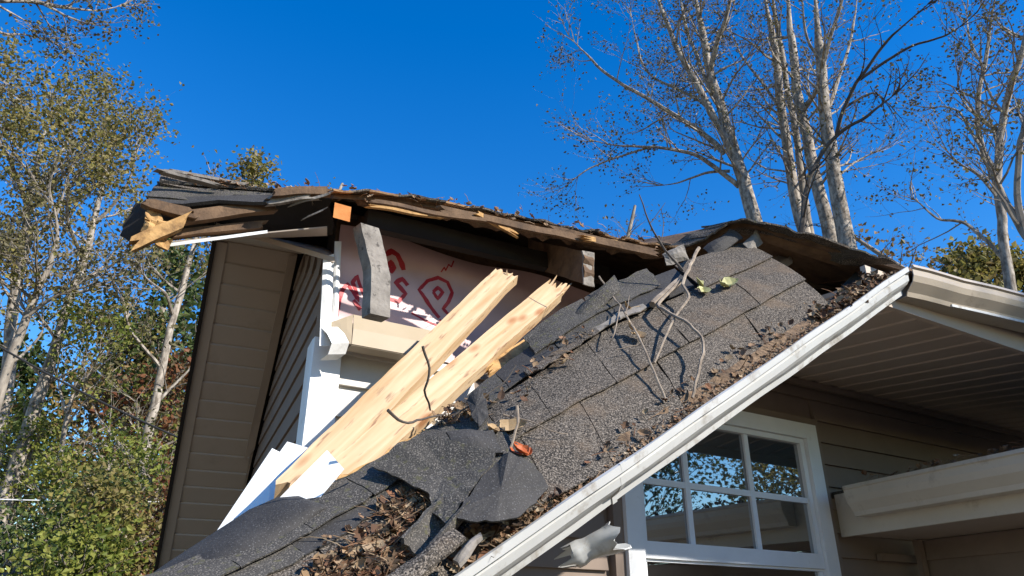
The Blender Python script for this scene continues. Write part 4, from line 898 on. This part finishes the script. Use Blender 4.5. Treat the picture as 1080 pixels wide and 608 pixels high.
def bushy(label, R, x, ytop, ybase, hw, seed, leaf, bark='bark_grey', name='tree', cat='tree', per=3, sz=.13, n=26, group='leafy trees behind the house', spread=.20, depth=1, at=None):
    """leafy tree: a tapered trunk, limbs in all directions, clumps of leaves"""
    rnd = random.Random(seed); wood, tw, an = MB(), MB(), []
    top = PR(x, ytop, R); base = Vector((top.x, top.y, 0)); hgt = top.z; wr = hw * R * 1.1 / FPX; lowz = max(.3, PR(x, ybase, R).z) if ybase else .3
    lowz = min(lowz, hgt * .5)
    if at: base = Vector((at[0], at[1], 0)); hgt, lowz, wr = at[2:]
    path = [Vector((base.x, base.y, -.1))] + [base + Vector((rnd.uniform(-.1, .1) * k, rnd.uniform(-.1, .1) * k, hgt * k / 6)) for k in range(1, 7)]
    r0 = .018 * hgt + .03; wood.tube(path, [lerp(r0 * 1.3, r0 * .15, i / 6) for i in range(7)], 8)
    for i in range(n):
        t = rnd.uniform(0, 1) ** .8; z = lerp(lowz, hgt * .97, t); q = poly_at(path, min(1, z / hgt)); a = rnd.uniform(0, 6.283); prof = math.sin(math.pi * min(1, .18 + .80 * t)) ** .7
        ln = wr * prof * rnd.uniform(.55, 1.1); d = Vector((math.cos(a), math.sin(a), rnd.uniform(.0, .7)))
        grow(tw, q, d, ln, .012 + .02 * (1 - t), depth, rnd, an, .2, 4, .5, (4, 7))
    root = thing(name, base, label, cat, group); obj('trunk', wood, bark, root, smooth=True); cr = obj('crown', tw, bark, root)
    lm = MB(); leaves(lm, an, per, sz, spread, rnd); obj('foliage', lm, leaf, cr); return root
bushy('rounded yellow green treetop peeping over the gutter at right', 20, 1012, 262, 330, 60, 51, 'leaf_yellowgreen', n=60, per=4, sz=.16)
bushy('yellow green treetop at the right edge behind the eave', 21, 1075, 270, 340, 45, 52, 'leaf_yellowgreen', n=46, per=4, sz=.16)
bushy('small tan leaved treetop between trunks and gutter', 17, 916, 228, 300, 42, 53, 'leaf_autumn', n=30, per=.7, sz=.11)
bushy('sparse treetop showing just above the middle of the broken edge', 19, 655, 212, 300, 75, 54, 'leaf_sparse', n=34, per=.35, sz=.10)
bushy('leafy treetop rising over the broken roof corner', 19, 262, 158, 260, 52, 55, 'leaf_yellowgreen', n=85, per=2.6, sz=.13)
bushy('tiny treetop above the sawn orange rafter end', 22, 352, 184, 240, 22, 56, 'leaf_yellowgreen', n=40, per=2, sz=.12)
# left-hand woods
tree('tall leafy tree at left with yellow green crown', 14, [
  ([(8, 400), (14, 330), (20, 290), (30, 222), (35, 190), (46, 150), (58, 118)], 11, 3), ([(31, 225), (20, 190), (8, 165), (-10, 140)], 5, 2), ([(33, 205), (55, 180), (70, 150), (76, 122)], 5, 1.5), ([(30, 225), (52, 205), (72, 180), (92, 160)], 4, 1.5), ([(20, 285), (-5, 245), (-25, 220)], 6, 3), ([(24, 260), (50, 240), (68, 232), (88, 205)], 4, 1.2)],
  'bark_pale', 'leaf_yellowgreen', 61, 5.0, .07, .09, 2, 1.1, (.9, 1.9))
tree('leaning pale tree left of the broken roof corner', 12.5, [
  ([(13, 504), (34, 440), (54, 382), (70, 330), (86, 280), (96, 240), (106, 205), (116, 165), (122, 138)], 12, 2.5), ([(88, 275), (74, 245), (70, 215), (78, 190)], 4, 1.5), ([(98, 235), (120, 215), (136, 190), (142, 165)], 4, 1.2), ([(80, 300), (108, 280), (130, 250)], 3.5, 1.2), ([(60, 360), (40, 330), (24, 318)], 3, 1)],
  'bark_pale', 'leaf_yellowgreen', 62, 4.0, .066, .09, 2, 1.0, (.8, 1.7))
tree('crooked grey trunk crossing the lower left edge', 11, [([(-12, 460), (2, 405), (27, 339), (40, 305), (51, 280), (60, 240), (52, 200)], 9, 3), ([(28, 336), (50, 318), (72, 308), (100, 300)], 4, 1.3), ([(10, 385), (28, 372), (45, 350), (42, 320)], 3, 1)], 'bark_grey', 'leaf_sparse', 63, 1.8, .065, .06, 2, .9, (.7, 1.5))
tree('straight pale trunk just left of the gable end', 11, [([(122, 620), (134, 560), (146, 507), (160, 445), (173, 388), (184, 335), (197, 280), (206, 250), (214, 215)], 12, 4), ([(184, 335), (174, 312), (160, 300), (148, 285)], 3.5, 1.2), ([(172, 390), (150, 365), (135, 345), (128, 310)], 4, 1.3), ([(165, 425), (190, 400), (215, 372)], 3.5, 1.2)],
  'bark_pale', 'leaf_sparse', 64, 1.8, .065, .06, 2, .8, (.7, 1.5))
tree('thin forked sapling in the middle of the left woods', 12, [([(62, 520), (66, 480), (72, 440), (78, 410), (90, 370), (94, 340)], 5, 2), ([(72, 440), (62, 415), (58, 390)], 3, 1), ([(76, 415), (92, 400), (104, 370)], 3, 1)], 'bark_pale', 'leaf_bush', 65, 2.2, .065, .06, 2, 1.0, (.7, 1.3))
tree('bare branch end of a tree reaching in at the top left', 9, [([(-150, 160), (-140, 90), (-110, 45), (-60, 20), (-20, 6), (20, 0), (60, 6), (100, 10), (136, 4)], 12, 1.5), ([(40, 2), (62, 14), (84, 24), (96, 26)], 3, 1), ([(-20, 8), (2, 34), (28, 38), (58, 42)], 4, 1.2), ([(-40, 15), (-20, 60), (0, 85)], 4, 1.2)], 'bark_pale', 'leaf_sparse', 66, 2, .045, .04, 2, .9, (.4, .9), bare_bottom=.45, dz=.8)
bushy('dark evergreen standing behind the gable end', 16, 214, 262, 560, 62, 71, 'leaf_evergreen', n=70, per=3.5, sz=.15, group='left woods')
bushy('russet oak crown in the middle of the left woods', 16, 140, 345, 620, 66, 72, 'leaf_autumn', n=60, per=3, sz=.12, group='left woods')
bushy('brown leaved tree low against the gable end', 13, 192, 395, 640, 42, 73, 'leaf_rust', n=50, per=3, sz=.10, group='left woods')
bushy('dark green tree at the lower left edge', 17, 10, 370, 640, 60, 74, 'leaf_evergreen', n=60, per=3, sz=.15, group='left woods')
bushy('greenish brown tree behind the sapling at left', 20, 90, 395, 640, 70, 75, 'leaf_autumn', n=60, per=3, sz=.15, group='left woods')
for i, (x, y, hw, R, lf, lab) in enumerate([(22, 505, 50, 8.5, 'leaf_evergreen', 'dark green bush at the bottom left corner'), (80, 490, 44, 10, 'leaf_bush', 'tall lime green bush between the leaning trunks'), (105, 520, 40, 8, 'leaf_yellowgreen', 'yellowish bush at the foot of the left woods'),
        (160, 460, 38, 10, 'leaf_bush', 'lime green bush nearest the gable end'), (178, 515, 30, 8, 'leaf_rust', 'russet bush low beside the black rake edge'), (60, 560, 45, 7, 'leaf_bush', 'low green bush at the bottom of the left woods'), (140, 550, 36, 9, 'leaf_autumn', 'brownish shrub below the lime green bushes'), (48, 430, 40, 13, 'leaf_bush', 'green shrub crown behind the leaning pale trunk')]):
    bushy(lab, R, x, y, 720, hw, 80 + i, lf, n=38, per=6, sz=.05, name='bush', cat='bush', group='bushes under the left woods', spread=.14)
# trees beside the viewer: they stand in the window's reflection and shade the right-hand eave
for bx, by, hgt, lowz, wr, lf, n_, per, sd, lab in [(11.3, -1.0, 11.2, 6.0, 1.5, 'leaf_autumn', 150, 8, 91, 'tall autumn tree out to the right, mirrored in the window'), (12.0, 3.0, 6.6, 1.5, 2.0, 'leaf_yellowgreen', 110, 7, 92, 'low leafy tree mirrored in the window panes'), (14.5, -1.6, 9.0, 1.5, 2.6, 'leaf_evergreen', 130, 8, 93, 'dark tree mirrored in the left window panes')]:
    bushy(lab, 10, 0, 0, None, 0, sd, lf, n=n_, per=per, sz=.10, at=(bx, by, hgt, lowz, wr), group='trees mirrored in the window')

# ================================================================== CABLES
def cable(label, a, b, r, mt, sag=.1):
    m = MB(); pts = [a.lerp(b, i / 24) - UP * sag * 4 * (i / 24) * (1 - i / 24) for i in range(25)]; m.tube(pts, [r] * 25, 6); obj('overhead_cable', m, mt, smooth=True, label=label, cat='cable', group='cables across the left woods')
cable('thick black cable sloping down across the left woods', PR(-60, 330, 9), PR(260, 490, 9), .011, 'cable_black')
cable('upper thin pale wire level across the left woods', PR(-60, 525, 10), PR(240, 529, 10), .007, 'cable_pale', .02)
cable('lower thin pale wire near the bottom left', PR(-60, 585, 9), PR(230, 589, 9), .006, 'cable_pale', .02)
for o in bpy.data.objects:
    if '_base' in o: del o['_base']
